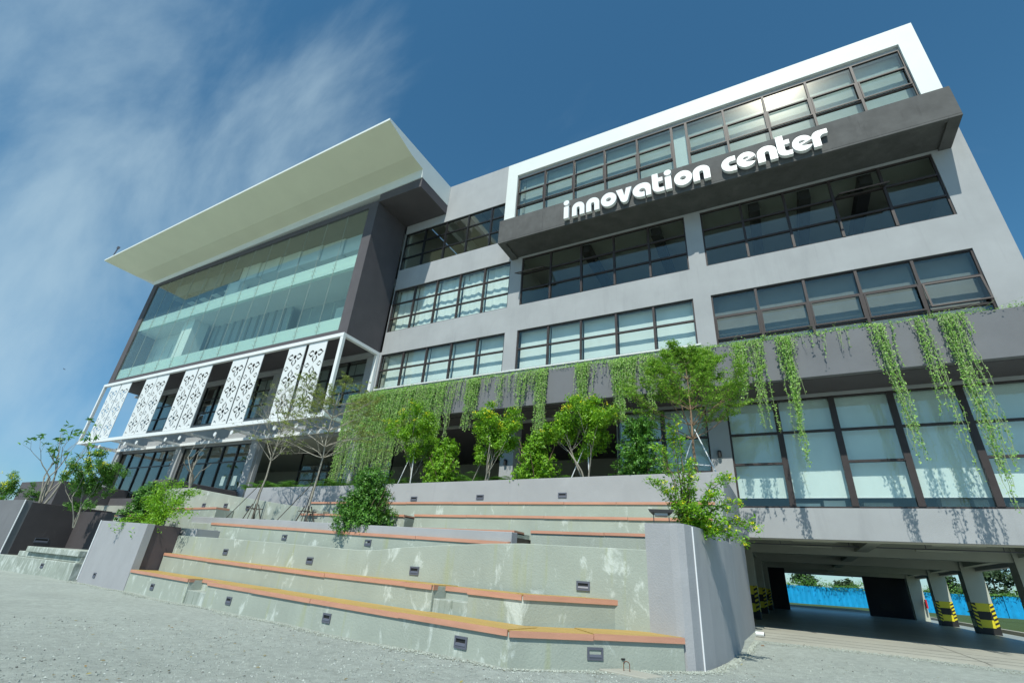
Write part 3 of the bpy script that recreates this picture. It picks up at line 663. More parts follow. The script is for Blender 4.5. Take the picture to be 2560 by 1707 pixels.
# T1 (lowest)
T1A=(-3.42,-10.80); T1B=(-17.5,-8.60); T1E=(-1.52,-8.97)
zx=([-17.5,-13,-3.42],[.06,.055,.05])
def p1(x): return pt(T1A,T1B,x)
g0=-.7
nx0,nx1=-13.38,-12.3
tierwall([p1(-17.5),p1(nx0)],g0,[.03,.03],.85); tierwall([p1(nx1),T1A,T1E],g0,[.03,.03,.03],.80)
nb=[(p1(nx0)[0]+.10,p1(nx0)[1]+.52),(p1(nx1)[0]+.10,p1(nx1)[1]+.52)]
tierwall([(nx0+.01,p1(nx0)[1]+.04),(nx1-.01,p1(nx1)[1]+.04)],g0,[-.19,-.19],.75,STEPT,'step_block')
D1=.68
def notch(pf,a,c,zt,zm,dep,D):
    A=pf(a);C=pf(c); n=Vector((-.155,-.988)); A2=Vector(A)-n*dep; C2=Vector(C)-n*dep
    tierwall([tuple(A2),tuple(C2)],zm-.5,[zt-.02,zt-.02],.3); planks([(tuple(A2),tuple(C2),zt,zt)],D-dep)
notch(p1,nx0,nx1,.055,-.19,.34,D1)
planks([(p1(-17.45),p1(nx0),.06,.055)],D1); planks([(p1(nx1),p1(-10.2),.055,.055),(p1(-10.2),p1(-7.99),.055,.05),(p1(-7.99),p1(-5.55),.052,.05),(p1(-5.55),T1A,.05,.05),(T1A,(-2.55,-9.96),.05,.05),((-2.55,-9.96),T1E,.05,.05)],D1)
S(MB().box(nx0+.002,nx0+.02,p1(nx0)[1],p1(nx0)[1]+.7,-.02,.055).build('end_plank',SALMON))
# T2
T2A=(-3.62,-10.04); T2B=(-17.45,-7.86); T2E=(-2.42,-8.72)
def p2(x): return pt(T2A,T2B,x)
m0,m1=-5.51,-4.70
z2=([-17.45,-14,-9,-3.6],[.57,.52,.46,.45])
def t2z(x): return zint(*z2,x)
tierwall([p2(-17.45),p2(-14),p2(-9),p2(m0)],0.0,[t2z(-17.45)-.02,t2z(-14)-.02,t2z(-9)-.02,.44],.78); tierwall([p2(m1),T2A,T2E],0.0,[.43,.43,.43],.5)
tierwall([(m0+.01,p2(m0)[1]+.04),(m1-.01,p2(m1)[1]+.04)],0.0,[.25,.25],.6,STEPT,'step_block')
cuts=[-17.4,-14.27,-11.27,-8.68,-6.19,m0]
planks([(p2(a),p2(c),t2z(a),t2z(c)) for a,c in zip(cuts[:-1],cuts[1:])],.66)
notch(p2,m0,m1,.45,.25,.34,.60); planks([(p2(m1),T2A,.45,.45)],.60); planks([(T2A,T2E,.45,.45)],.30)
S(MB().box(m0+.002,m0+.02,p2(m0)[1],p2(m0)[1]+.6,.375,.455).build('end_plank',SALMON))
# T3: plain high wall with a ramped top
T3A=(-4.1,-9.20); T3B=(-17.5,-7.60); T3E=(-2.03,-8.76)
def p3(x): return pt(T3A,T3B,x)
X3=[-17.5,-14.18,-11.78,-8.39,-7.9,-7.0,-5.75,-4.8]; Z3=[1.10,1.07,1.03,.96,.975,1.06,1.14,1.19]
tierwall([p3(x) for x in X3]+[T3A,(-3.1,-8.99),T3E],0.0,Z3+[1.21,1.215,1.22],.9)
# T4 bench under the planter
T4A=(-5.06,-7.92); T4B=(-17.5,-6.60)
def p4(x): return pt(T4A,T4B,x)
z4=([-18.3,-12.83,-10,-7.53,-5.06],[1.62,1.49,1.41,1.36,1.30])
def t4z(x): return zint(*z4,x)
X4=[-19.2,-13.6,-10,-7.67,-5.06]
tierwall([p4(x) for x in X4],.7,[t4z(x)-.02 for x in X4],.5)
cuts=[-17.55,-15.3,-13,-10.4,-7.7,-5.06]
planks([(p4(a),p4(c),t4z(a),t4z(c)) for a,c in zip(cuts[:-1],cuts[1:])],.35,hh=.07,treads=False)
S(MB().box(-5.06,-5.04,-7.93,-7.4,1.24,1.31).build('end_plank',SALMON))
# upper straight tiers C3, C2, C1
def straight(y,x0,x1,z,zlow,cuts,th=.8):
    tierwall([(x0,y),(x1,y)],zlow,[z-.03,z-.03],th,STEP)
    planks([((a,y),(c,y),z,z) for a,c in zip(cuts[:-1],cuts[1:])],.5,hh=.06,treads=False)
straight(-6.7,-5.16,-1.16,1.64,1.0,[-5.16,-3.41,-1.3]); straight(-6.7,-12,-5.58,1.63,1.0,[-12,-9.5,-7.5,-5.58])
tierwall([(-5.58,-6.2),(-5.16,-6.2)],.9,[1.43,1.43],.6,STEPT,'step_block')
straight(-5.9,-9.26,-1.16,2.05,1.3,[-9.26,-7.49,-5.2,-3.1,-1.3]); straight(-5.9,-14,-9.61,2.03,1.3,[-14,-11.8,-9.61])
tierwall([(-9.61,-5.5),(-9.26,-5.5)],1.3,[1.85,1.85],.5,STEPT,'step_block')
straight(-5.1,-14.6,-1.16,2.50,1.8,[-14.6,-12.2,-10.3,-8.55,-6.65,-5.0,-3.6,-1.3])
for x in (-9.63,-5.60): S(MB().box(x,x+.02,-5.95 if x<-9 else -6.72,-5.4 if x<-9 else -6.2,(2.03 if x<-9 else 1.63)-.07,2.03 if x<-9 else 1.63).build('end_plank',SALMON))
# lights in the seating
n1=(-.154,-.988)
for x,z in ((-15.5,-.27),(-11.08,-.24),(-7.41,-.21),(-4.23,-.19)): steplight((*p1(x),z),n1,.235,.15,ST)
steplight((-2.53,-9.935,-.18),(.69,-.72),.235,.15,ST)
for x,z in ((-14.16,.72),(-10.12,.67),(-6.62,.64)): steplight((*p3(x),z),(-.12,-.993),.25,.15,ST)
steplight((-3.05,-8.985,.62),(-.21,-.977) if 0 else (.21,-.977),.22,.14,ST)
for x,z in ((-17.1,1.28),(-13.02,1.22),(-9.35,1.17)): steplight((*p4(x),z),(-.17,-.985),.25,.15,ST)
S(MB().box(-2.27,-2.20,-9.67,-9.60,-.24,-.22).build('wall_slot',BLACK))

# ------------------------------------------------------------------ walls
def wthing(name,label,cat='wall',loc=(0,0,0)): return empty(name,loc,label,cat)
def W_(o,p): return par(o,p)
# planter wall in the middle of the seating
PWl=wthing('planter_wall','low lavender-grey planter wall in the middle of the steps holding staked trees','planter',(-12,-6.7,1))
zp_=([-17.76,-13,-9.79,-7.5,-5.03],[1.81,1.69,1.60,1.55,1.50])
X=[-19.2,-13.6,-10.16,-7.5,-5.03]
W_(MB().wallpoly([(x,p4(x)[1]+.05) for x in X],1.1,[zint(*zp_,x) for x in X],.22).build('wall_face',SIDEW,bevel=.01),PWl)
W_(MB().wallpoly([(x,p4(x)[1]+.28) for x in X[:-1]]+[(-5.3,p4(-5.3)[1]+.28)],1.1,[zint(*zp_,x)-.06 for x in X],1.0).build('soil_bed',SOIL),PWl)
# terrace wall
TW=wthing('terrace_wall','long lavender-grey terrace wall topping the steps, shrubs planted along it','wall',(-8,-4.3,2))
b=MB(); b.wallpoly([(-19.7,-4.3),(-14,-4.3),(-8,-4.3),(-1.15,-4.3)],1.5,[3.19,3.20,3.26,3.34],.2)
W_(b.build('wall_face',SIDEW,bevel=.01),TW)
W_(MB().box(-1.35,-1.15,-4.098,-.003,-.4,3.34).build('side_wall',SIDEW),TW)
W_(MB().box(-19.7,-1.36,-4.09,-2.6,1.6,3.14).build('soil_bed',SOIL),TW)
W_(MB().box(-43,-1.36,-2.6,7,2.3,2.68).build('terrace_floor',BARE),TW)
for x,z in ((-10.69,2.72),(-8.12,2.76),(-5.39,2.80)): steplight((x,-4.303,z),(0,-1),.26,.14,TW)
# curved end wall
CW=wthing('curved_wall','tall lavender-grey wall at the right end of the steps with rounded corner','wall',(-1.3,-8,-.4))
plan=[(-2.05,-8.76),(-1.62,-8.915),(-1.50,-8.93),(-1.40,-8.86),(-1.32,-8.62),(-1.22,-8.1),(-1.13,-7.4),(-1.08,-6.6),(-1.07,-5.6),(-1.09,-4.7),(-1.12,-4.2)]
b=MB().wallpoly(plan,-.7,[1.63,1.62,1.62,1.62,1.62,1.62,1.62,1.62,1.62,1.62,1.62],.28)
W_(b.build('wall_face',SIDEW,smooth=False),CW)
W_(MB().tube([(-1.315,-8.625,-.4),(-1.315,-8.625,1.6)],.012,8).build('corner_trim',PIPE),CW)
W_(MB().wallpoly([(-2.0,-8.4),(-1.7,-8.55),(-1.55,-8.3),(-1.4,-6.6)],1.0,[1.54]*4,.5).build('soil_bed',SOIL),CW)
# left walls
LW=wthing('slanted_wall','lavender-grey end wall with white corner trim left of the seating','wall',(-20,-8.2,-.5))
def pw(x): return pt((-3.42,-10.825),(-17.5,-8.625),x)
plan=[(-23.0,-7.55),(-22.1,-7.90),(-17.5,-8.625)]
W_(MB().wallpoly(plan,-.75,[1.45,1.45,1.345],.22).build('wall_face',SIDEW,bevel=.01),LW)
W_(MB().box(-17.72,-17.5,-8.40,-7.58,-.4,1.34).build('inner_return',mat('return_painted_shade',(.12,.095,.105),.8,.1,1.2,.2,40)),LW)  # side the sun only grazes: its shade is put into a darker colour
W_(MB().box(-22.9,-17.73,-7.55,-6.0,.3,1.30).build('soil_bed',SOIL),LW)
W_(MB().tube([(-22.12,-7.915,-.5),(-22.12,-7.915,1.46)],.022,8).build('corner_trim',PIPE),LW)
W_(MB().box(-17.71,-16.8,-7.46,-6.62,.8,1.335).build('end_block',SIDEW,bevel=.01),LW)
steplight((-20.5,-8.155,-.27),(-.155,-.988),.24,.15,LW)
DW=wthing('charcoal_wall','charcoal wall with recessed lamp at the far left beside low steps','wall',(-30,-7,-.5))
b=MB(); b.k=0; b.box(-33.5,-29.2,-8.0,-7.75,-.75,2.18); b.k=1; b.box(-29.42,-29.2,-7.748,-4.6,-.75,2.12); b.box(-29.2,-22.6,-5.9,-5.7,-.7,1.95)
W_(b.build('wall_face',[LEDGE,mat('dark_wall_painted_shade',(.06,.052,.056),.8,.15,1.,.2,40,white=((.16,.15,.15),2.0,(1,1,.5),.62,.75,.4))],bevel=.01),DW)  # second, darker tone carries the shade of the unlit side; pale stains over it
W_(MB().tube([(-29.19,-8.02,-.5),(-29.19,-8.02,2.19)],.025,8).build('corner_trim',PIPE),DW)
steplight((-29.198,-6.85,.62),(1,0),.5,.2,DW); 
LS=wthing('side_steps','short flight of stained concrete steps between the far left walls','steps',(-26,-7.5,-.5))
W_(MB().box(-29.19,-22.4,-8.05,-5.92,-.75,.0).build('step_block',STEPT,bevel=.02),LS); W_(MB().box(-27.8,-22.5,-7.9,-5.93,.002,.20).build('step_block',STEPT,bevel=.02),LS); W_(MB().box(-26.9,-22.5,-8.02,-5.94,.202,.40).build('step_block',STEPT,bevel=.02),LS)
steplight((-24.8,-8.052,-.21),(0,-1),.24,.16,LS)
for nm,lab,e in (('charcoal_block','broad charcoal block wall behind the frangipani at the far left',(-43.8,-38.1,-4,-.3,-.5,3.92)),('charcoal_pier','square charcoal pier standing before the ground-floor glazing',(-27.9,-26.4,-4,-.3,-.5,3.75))):
    o=MB().box(*e).build(nm,DARK,bevel=.02); tag(o,lab,'wall')
o=MB().box(-38.0,-28.0,-1.2,-1.0,-.5,3.3).build('charcoal_wall',DARK); tag(o,'low charcoal wall running between the block and the pier','wall')
GW=wthing('sloping_wall','sloping green-grey concrete wall with a bench below the glazed wing','wall',(-18,-5.2,1))
W_(MB().wallpoly([(-25,-4.7),(-22.8,-4.8),(-19.3,-5.19),(-13,-5.9)],.8,[3.16,3.15,2.75,2.12],.22).build('wall_face',STEP,bevel=.01),GW)
W_(MB().wallpoly([(-25.2,-5.4),(-22.8,-5.5),(-18.6,-5.95)],.6,[2.18,2.18,2.16],.66).build('bench_base',STEP,bevel=.01),GW)
for a,c in (((-25.2,-5.42),(-22.8,-5.52)),((-22.8,-5.52),(-20.7,-5.745)),((-20.7,-5.745),(-18.6,-5.97))):
    W_(MB().wallpoly([a,c],2.13,[2.20,2.20],.5).build('bench_plank',SALMON),GW)
W_(MB().wallpoly([(-25.2,-6.2),(-21.6,-6.5)],.6,[1.78,1.78],.5).build('bench_base',STEP),GW)
W_(MB().wallpoly([(-25.2,-6.22),(-21.6,-6.52)],1.76,[1.82,1.82],.4).build('bench_plank',SALMON),GW)
for x,y,z in ((-21.1,-5.0,2.39),(-19.3,-5.2,2.36),(-17.6,-5.39,2.25)): steplight((x,y-.004,z),(-.10,-.995),.24,.15,GW)

# ------------------------------------------------------------------ small fittings
def flood(loc,rot,label):
    b=MB(); b.hexa([(-.30,-.20,0),(.30,-.20,0),(.22,.16,0),(-.22,.16,0),(-.34,-.24,.05),(.34,-.24,.05),(.27,.20,.07),(-.27,.20,.07)]); b.k=1; b.box(-.17,.17,-.12,.10,-.05,-.001); b.k=0
    b.tube([(-.20,0,.02),(-.20,0,-.20)],.012); b.tube([(.20,0,.02),(.20,0,-.20)],.012); b.tube([(-.20,0,-.20),(.20,0,-.20)],.012)
    o=b.build('floodlight',[mat('dark_lamp_shell',(.06,.06,.065),.4),mat('lamp_lens',(.4,.42,.42),.2)]); o.location=loc; o.rotation_euler=(R(-6),0,R(rot)); o.scale=(.62,.62,.8)
    tag(o,label,'lamp',group='grey floodlights on the walls')
flood((-1.80,-8.6,1.80),12,'grey floodlight standing on the curved wall at the right of the steps')
flood((-21.3,-7.7,1.62),-10,'grey floodlight on the slanted wall among shrubs'); flood((-29.9,-7.6,2.36),-10,'grey floodlight on the charcoal wall at the far left')
sl=MB(); sl.hexa([(-2.46,-9.98,-.40),(-2.2,-9.62,-.40),(-1.66,-9.78,-.40),(-1.80,-10.12,-.40),(-2.46,-9.98,-.335),(-2.2,-9.62,-.335),(-1.66,-9.78,-.335),(-1.80,-10.12,-.335)])
sl=sl.build('concrete_slab',BARE,bevel=.01); tag(sl,'small concrete cover slab lying in gravel at the foot of the steps','slab')
hk=MB().tube([(-2.16,-9.85,-.34),(-2.16,-9.85,-.25),(-2.145,-9.85,-.232),(-2.12,-9.85,-.225),(-2.095,-9.85,-.232),(-2.08,-9.85,-.25),(-2.08,-9.85,-.34)],.006,6).build('lifting_hook',mat('rusty_iron',(.16,.07,.035),.8,.3,20),sl)
for i,(x,y,s,l) in enumerate(((-1.05,-8.35,.05,'pale broken stone at the foot of the curved wall'),(-1.72,-9.45,.04,'angular stone beside the concrete cover slab'),(-.75,-4.6,.035,'small brown stone near the garage apron'))):
    b=MB(); b.hexa([(-1,-.7,0),(1,-.5,0),(.9,.6,0),(-.8,.7,0),(-.6,-.5,.6),(.7,-.4,.8),(.5,.4,.7),(-.6,.4,.5)]); o=b.build('stone',STONEL if i<2 else BARKR,bevel=.1); o.location=(x,y,fg(x,y)); o.scale=(s,s,s); tag(o,l,'stone')
b=MB(); b.tube([(-.12,0,.07),(.06,0,.07)],.05,12); b.k=1; b.tube([(.06,0,.07),(.075,0,.07)],.035,12); o=b.build('pipe_end',[PIPE,BLACK]); o.location=(-.86,-2.6,-.255); tag(o,'short white pipe end poking out at the foot of the garage wall','pipe')
# fallen leaves
P=[];Nm=[]
rnd=random.Random(9)
for k in range(420):
    d=2.5+9*rnd.random(); a=R(rnd.uniform(-70,25)); x=d*math.sin(a); y=-CY+d*math.cos(a)
    if (x<-3.4 and y>-10.95-.155*(x+3.4)) or (-3.4<=x<-1 and y>-10.95+(x+3.4)*1.05-.1) or y>-3.4: continue
    P.append((x,y,fg(x,y)+.012)); Nm.append((0,0,1))
FALL=(P,Nm)
# bird
b=MB(); b.tube([(-.25,0,0),(-.1,0,.03),(.1,0,.03),(.28,0,.02)],[.01,.06,.05,.01],8); b.poly([(-.06,0,.04),(.08,0,.04),(.02,.45,.16),(-.06,.42,.15)]); b.poly([(-.06,0,.04),(-.06,-.42,.15),(.02,-.45,.16),(.08,0,.04)])
o=b.build('bird',BLACK); o.location=(-38.5,2,11.7); o.location=(-50.0,-3,13.2); o.rotation_euler=(0,.2,.6); o.scale=(.4,.4,.4); tag(o,'tiny dark bird flying in the sky left of the building','bird')

# ------------------------------------------------------------------ blue site fence
FE=wthing('blue_fence','bright blue sheet fence beyond the garage and grass','fence',(8,60,0))
for i in range(26):
    x=-22+i*3.0; y=60+.15*math.sin(i*1.7); z0=-.3+.006*max(0,x); z1=1.82+.012*max(0,x)+.05*math.sin(i*2.3)
    b=MB(); n=10
    for k in range(n):
        xa=x+3.0*k/n; xb=x+3.0*(k+1)/n; ya=y+(.05 if k%2 else -.05); yb=y+(.05 if (k+1)%2 else -.05)
        b.hexa([(xa,ya,z0),(xb,yb,z0),(xb,yb+.03,z0),(xa,ya+.03,z0),(xa,ya,z1),(xb,yb,z1),(xb,yb+.03,z1),(xa,ya+.03,z1)])
    W_(b.build('sheet_panel',BLUE),FE); W_(MB().box(x-.04,x+.04,y+.10,y+.18,-.3,z1-.1).build('post',LAMPM),FE)

# ------------------------------------------------------------------ vegetation
def leaves(name, C, Nrm, size, asp, m, parent, droop=0., jitter=.6, kind=None):
    """C: (n,3) centres; Nrm: (n,3) preferred normals"""
    n=len(C); C=np.asarray(C,float); Nn=np.asarray(Nrm,float)+RN.randn(n,3)*jitter; Nn/=np.linalg.norm(Nn,axis=1)[:,None]+1e-9
    d=RN.randn(n,3); d[:,2]-=droop; d-=Nn*(d*Nn).sum(1)[:,None]; d/=np.linalg.norm(d,axis=1)[:,None]+1e-9
    s=np.cross(Nn,d); l=size*(.65+.7*RN.rand(n))[:,None]; w=l*asp
    tip=C+d*l*.5; bas=C-d*l*.5; mid=C+Nn*l*.06
    V=np.stack([bas,mid+s*w*.5-d*l*.05,tip,mid-s*w*.5-d*l*.05],1).reshape(-1,3)
    F=np.arange(4*n).reshape(-1,4)
    me=bpy.data.meshes.new(name); me.vertices.add(4*n); me.vertices.foreach_set('co',V.ravel()); me.loops.add(4*n); me.loops.foreach_set('vertex_index',F.ravel().astype(np.int32))
    me.polygons.add(n); me.polygons.foreach_set('loop_start',(np.arange(n)*4).astype(np.int32)); me.polygons.foreach_set('loop_total',np.full(n,4,np.int32)); me.update(calc_edges=True); me.validate()
    me.materials.append(m); o=bpy.data.objects.new(name,me); COL.objects.link(o)
    if parent: par(o,parent) if parent.type=='EMPTY' else setattr(o,'parent',parent)
    if name=='foliage': o['kind']='stuff'
    return o
def blobpts(blobs, n, shell=.45):
    """points in ellipsoids [(c, r)], biased to shell, with outward normals"""
    vol=np.array([b[1][0]*b[1][1]*b[1][2] for b in blobs])**.75; k=RN.choice(len(blobs),n,p=vol/vol.sum())
    c=np.array([b[0] for b in blobs],float)[k]; r=np.array([b[1] for b in blobs],float)[k]
    d=RN.randn(n,3); d/=np.linalg.norm(d,axis=1)[:,None]; rad=RN.rand(n)**shell
    return c+d*r*rad[:,None], d+np.array([0,0,.5])
def clump(P,Nm,m_,spread):
    """regroup points in small tufts"""
    n=len(P); k=max(1,n//m_); idx=RN.choice(n,k); a=RN.choice(k,n)
    return P[idx][a]+RN.randn(n,3)*spread, Nm[idx][a]
def limb(b, p, d, L_, r, depth, tips, up=.25, spread=.7, nb=3, wig=.12, taper=.6, seg=5, mid=None):
    pts=[Vector(p)]; rad=[r]; d=Vector(d).normalized()
    for i in range(seg):
        if mid is not None and depth<=1 and i>=1: mid.append((pts[-1],d))
        d=(d+Vector((rnd.gauss(0,wig),rnd.gauss(0,wig),rnd.gauss(0,wig)*.6+up*.12))).normalized(); pts.append(pts[-1]+d*L_/seg); rad.append(r*(1-(1-taper)*(i+1)/seg))
    b.tube(pts,rad,5 if r<.02 else 7,cap=False)
    if depth==0: tips.append((pts[-1],d)); tips.append((pts[-2],d)); return
    for k in range(nb):
        j=rnd.randint(seg//2,seg) if k<nb-1 else seg
        nd=(d+Vector((rnd.gauss(0,spread),rnd.gauss(0,spread),rnd.gauss(0,spread*.5)+up))).normalized()
        limb(b,pts[j],nd,L_*rnd.uniform(.6,.85),rad[j]*.66,depth-1,tips,up,spread,nb,wig,taper,max(3,seg-1),mid)
def flowers(C, parent, size=.05, per=9, spread=.05):
    P=[]
    for c in C:
        for _ in range(per): P.append((c[0]+rnd.gauss(0,spread),c[1]+rnd.gauss(0,spread),c[2]+rnd.gauss(0,spread*.8)))
    return tag(leaves('flowers',P,[(0,-.6,.8)]*len(P),size,.8,FLOW,parent,jitter=.7),kind='stuff')

def yellow_tree(base, top, spreadx, label, n=5200, seed=1, group='yellow flowering trees', stake=True, leafsize=.085, crown0=.35, nf=60, blobs=None, lm=LBR):
    global rnd
    rnd=random.Random(seed); t=empty('flowering_tree',base,label,'tree',group); Hh=top-base[2]; tips=[]
    b=MB(); bx,by,bz=base
    for k in range(3):
        a=rnd.uniform(0,6.28); limb(b,(bx+.03*math.cos(a),by+.03*math.sin(a),bz-.1),(.25*math.cos(a),.25*math.sin(a),1),Hh*.42,.030,2,tips,up=.35,spread=.6,nb=3)
    par(b.build('trunk',BARK,smooth=True),t)
    tp=[p for p,d in tips if p.z<top+.1]
    bl=[((p.x,p.y,p.z),(.17,.17,.14)) for p in tp]
    for k in range(16):
        a=rnd.uniform(0,6.28); rr=rnd.random()**.6; z=bz+Hh*(crown0+(1-crown0)*rnd.random()); q=math.sin(math.pi*min(1,max(.15,(z-bz)/Hh-crown0+.12)))
        bl.append(((bx+math.cos(a)*rr*spreadx*q,by+math.sin(a)*rr*spreadx*.6*q,z-.1),(.26,.24,.20)))
    if blobs: bl+=blobs
    P,Nm=blobpts(bl,n,.6); P,Nm=clump(P,Nm,9,.055)
    leaves('foliage',P,Nm,leafsize,.42,lm,t,droop=.5)
    idx=[i for i in range(len(P)) if P[i][1]<by+.15]; rnd.shuffle(idx)
    idx=sorted(idx[:nf*6],key=lambda i:-(P[i][2]+.8*abs(P[i][0]-bx)))[:nf*3]; rnd.shuffle(idx)
    flowers([P[i]+np.array([0,-.05,.06]) for i in idx[:nf]],t)
    if stake:
        s=MB(); s.tube([(bx+.10,by-.05,bz-.1),(bx+.04,by-.02,bz+Hh*.45)],.016,6); s.tube([(bx-.55,by-.1,bz-.1),(bx-.05,by,bz+Hh*.42)],.014,6); par(s.build('stake',PIPE if seed%2 else BARK),t)
    return t
def bush(base, w, h, label, n=11000, seed=1, lm=LBR, leafsize=.075, group='dense round shrubs', dy=None, cone=.4):
    global rnd
    rnd=random.Random(seed); t=empty('shrub',base,label,'shrub',group); bl=[]; dy=dy or w*.8
    for k in range(80):
        z=rnd.random()**.9; a=rnd.uniform(0,6.28); s=(1-cone*z)*(.55+.45*math.sin(math.pi*min(1,z*1.15+.2))); rr=.75*rnd.random()**.5
        r=rnd.uniform(.10,.19)*w; bl.append(((base[0]+math.cos(a)*rr*w/2*s,base[1]+math.sin(a)*rr*dy/2*s,base[2]+.06+z*(h-.16)),(r*1.1,r,r*.95)))
    P,Nm=blobpts(bl,n,.35); P,Nm=clump(P,Nm,11,.032); leaves('foliage',P,Nm,leafsize,.5,lm,t,droop=-.3,jitter=.5)
    b=MB()
    for k in range(9):
        a=rnd.uniform(0,6.28); e=rnd.uniform(.3,.9); b.tube([(base[0],base[1],base[2]-.1),(base[0]+math.cos(a)*w*.15,base[1]+math.sin(a)*w*.15,base[2]+h*.3),(base[0]+math.cos(a)*w*.33,base[1]+math.sin(a)*w*.3,base[2]+h*e)],[.022,.014,.006],6)
    par(b.build('stems',BARKR),t); return t
# terrace row
yellow_tree((-11.6,-3.6,3.15),6.45,.95,'yellow flowering tree at the left of the terrace row, behind the long vine curtain',seed=3,nf=26,n=11000)
yellow_tree((-8.42,-3.6,3.2),6.05,1.15,'yellow flowering tree in the middle of the terrace row, left of the lobby column',seed=4,nf=46,n=12000)
yellow_tree((-4.92,-3.6,3.25),5.95,1.25,'broad yellow flowering tree at the right of the terrace row beside the dark opening',seed=5,nf=46,n=14000)
bush((-10.08,-3.7,3.15),1.75,1.62,'bright green shrub between the left and middle flowering trees on the terrace',seed=11)
bush((-6.52,-3.7,3.15),1.9,1.62,'bright cone shrub right of the lobby column, under a hanging vine',seed=12,cone=.6)
bush((-3.28,-3.7,3.2),1.95,1.85,'dark green shrub on the terrace left of the tall layered tree',seed=13,lm=LDK,n=12000)
bush((-10.15,-6.9,1.45),2.15,1.58,'large dense round shrub in the planter among the steps',seed=14,lm=LDK,n=24000,leafsize=.066,cone=.28)
# tall layered tree
def layered_tree(base,top,spreadx,label,seed,n,lm,bm,leafsize,levels,group=None,twig=2,asp=.45,name='layered_tree',rad0=.045,lean=(0,0),nb=7,tiltup=.35,density=1.,rmin=.25,stakes=False,tuft=.12,spr=.42,full=False):
    global rnd
    rnd=random.Random(seed); t=empty(name,base,label,'tree',group); b=MB(); bx,by,bz=base; Hh=top-bz; tips=[]
    tr=[Vector((bx+lean[0]*k/8+rnd.gauss(0,.02),by+lean[1]*k/8+rnd.gauss(0,.02),bz-.15+(Hh+.1)*k/8)) for k in range(9)]
    b.tube(tr,[rad0*(1-.85*k/8) for k in range(9)],8)
    for (f,s) in levels:
        c=tr[int(f*8)].lerp(tr[min(8,int(f*8)+1)],f*8-int(f*8))
        a0=rnd.uniform(0,6.28)
        for k in range(nb):
            a=a0+6.283*k/nb+rnd.gauss(0,.15); d=Vector((math.cos(a),math.sin(a)*.8,tiltup+rnd.gauss(0,.1)))
            limb(b,c,d,spreadx*s*rnd.uniform(.45,.62),rad0*.34,twig,tips,up=.10,spread=spr,nb=3,wig=.10,mid=tips if full else None)
    par(b.build('trunk',bm,smooth=True),t)
    bl=[((p.x,p.y,p.z+.02),(tuft*1.9,tuft*1.9,tuft*.75)) for p,d in tips]
    P,Nm=blobpts(bl,n,.6); Nm[:,2]+=1.0; leaves('foliage',P,Nm,leafsize,asp,lm,t,jitter=.45)
    if stakes:
        s=MB()
        for dx,dy in ((-.22,-.12),(.22,-.12),(-.15,.2),(.18,.18)): s.tube([(bx+dx*1.5,by+dy*1.5,bz-.1),(bx+dx*.4+lean[0]*.12,by+dy*.4,bz+.62)],.018,6)
        for yy in (-.13,.13): s.tube([(bx-.25,by+yy,bz+.46),(bx+.28,by+yy,bz+.46)],.016,6)
        s.tube([(bx-1.15,by-.3,bz-.05),(bx-.03+lean[0]*.3,by,bz+1.35)],.013,6)
        s.tube([(bx+.12,by-.25,bz-.05),(bx+.10+lean[0]*.3,by-.05,bz+1.25)],.013,6)
        par(s.build('stake',STAKE),t)
    return t
layered_tree((-1.86,-3.4,3.25),7.05,2.0,'tall green layered tree with staked trunk on the terrace before the ledge',23,34000,LTR,BARKR,.066,((.34,1.0),(.44,1.02),(.56,.80),(.68,.66),(.80,.50),(.92,.36)),tiltup=.62,nb=6,full=True,tuft=.085,spr=.36)
s=MB(); s.tube([(-1.25,-3.5,3.2),(-1.8,-3.42,4.7)],.016,6); s.tube([(-2.35,-3.5,3.2),(-1.9,-3.42,4.4)],.014,6); s.tube([(-2.3,-3.55,3.75),(-1.45,-3.55,3.65)],.014,6)
o=s.build('tree_stake',PIPE); tag(o,'white pipe stakes propping the tall layered tree','stake')
layered_tree((-13.45,-6.15,1.6),6.2,2.35,'thin sparse tree with staked pale trunk nearest the vine curtain',31,12000,LLV,BARK,.06,((.50,.95),(.58,.9),(.70,.75),(.80,.65),(.90,.5)),group='sparse staked trees in the planter',tiltup=.42,lean=(-.05,.2),nb=6,stakes=True,tuft=.07,name='sparse_tree')
layered_tree((-16.5,-5.9,1.7),6.2,2.3,'almost bare staked tree left of its leafier twin in the planter',32,3000,LLV,BARK,.045,((.5,.8),(.62,.9),(.74,.8),(.86,.6),(.94,.5)),group='sparse staked trees in the planter',tiltup=.9,lean=(.1,.2),nb=5,stakes=True,tuft=.07,name='sparse_tree',spr=.6)
# frangipanis
def frangipani(base,h,w,label,seed,leafy,depth=3):
    global rnd
    rnd=random.Random(seed); t=empty('frangipani_tree',base,label,'tree','frangipani trees'); b=MB(); tips=[]
    for k in range(4 if leafy else 3): limb(b,(base[0]+rnd.gauss(0,.08),base[1],base[2]-.1),(rnd.uniform(-.4,.5)*w/h,rnd.uniform(-.25,.25),1),h*.42,.060 if leafy else .05,depth,tips,up=.45,spread=.55,nb=2,wig=.10,taper=.75)
    par(b.build('trunk',BARK,smooth=True),t)
    if leafy:
        P=[];Nm=[]
        for p,d in tips[::2]:
            if rnd.random()<.15: continue
            for k in range(rnd.randint(5,8)):
                a=rnd.uniform(0,6.28); P.append((p.x+.15*math.cos(a),p.y+.15*math.sin(a),p.z+.05+rnd.uniform(-.08,.14))); Nm.append((.8*math.cos(a),.8*math.sin(a),.7))
        n=len(P); C=np.array(P)
        leaves('foliage',C,Nm,.36,.30,LMD,t,jitter=.75)
    return t
frangipani((-35.0,-5.5,2.2),4.0,3.6,'branching frangipani with sparse leaves against the sky at the far left',41,True)
frangipani((-23.4,-4.45,2.9),2.5,2.4,'leafless frangipani before the ground-floor glazing',42,False,2)
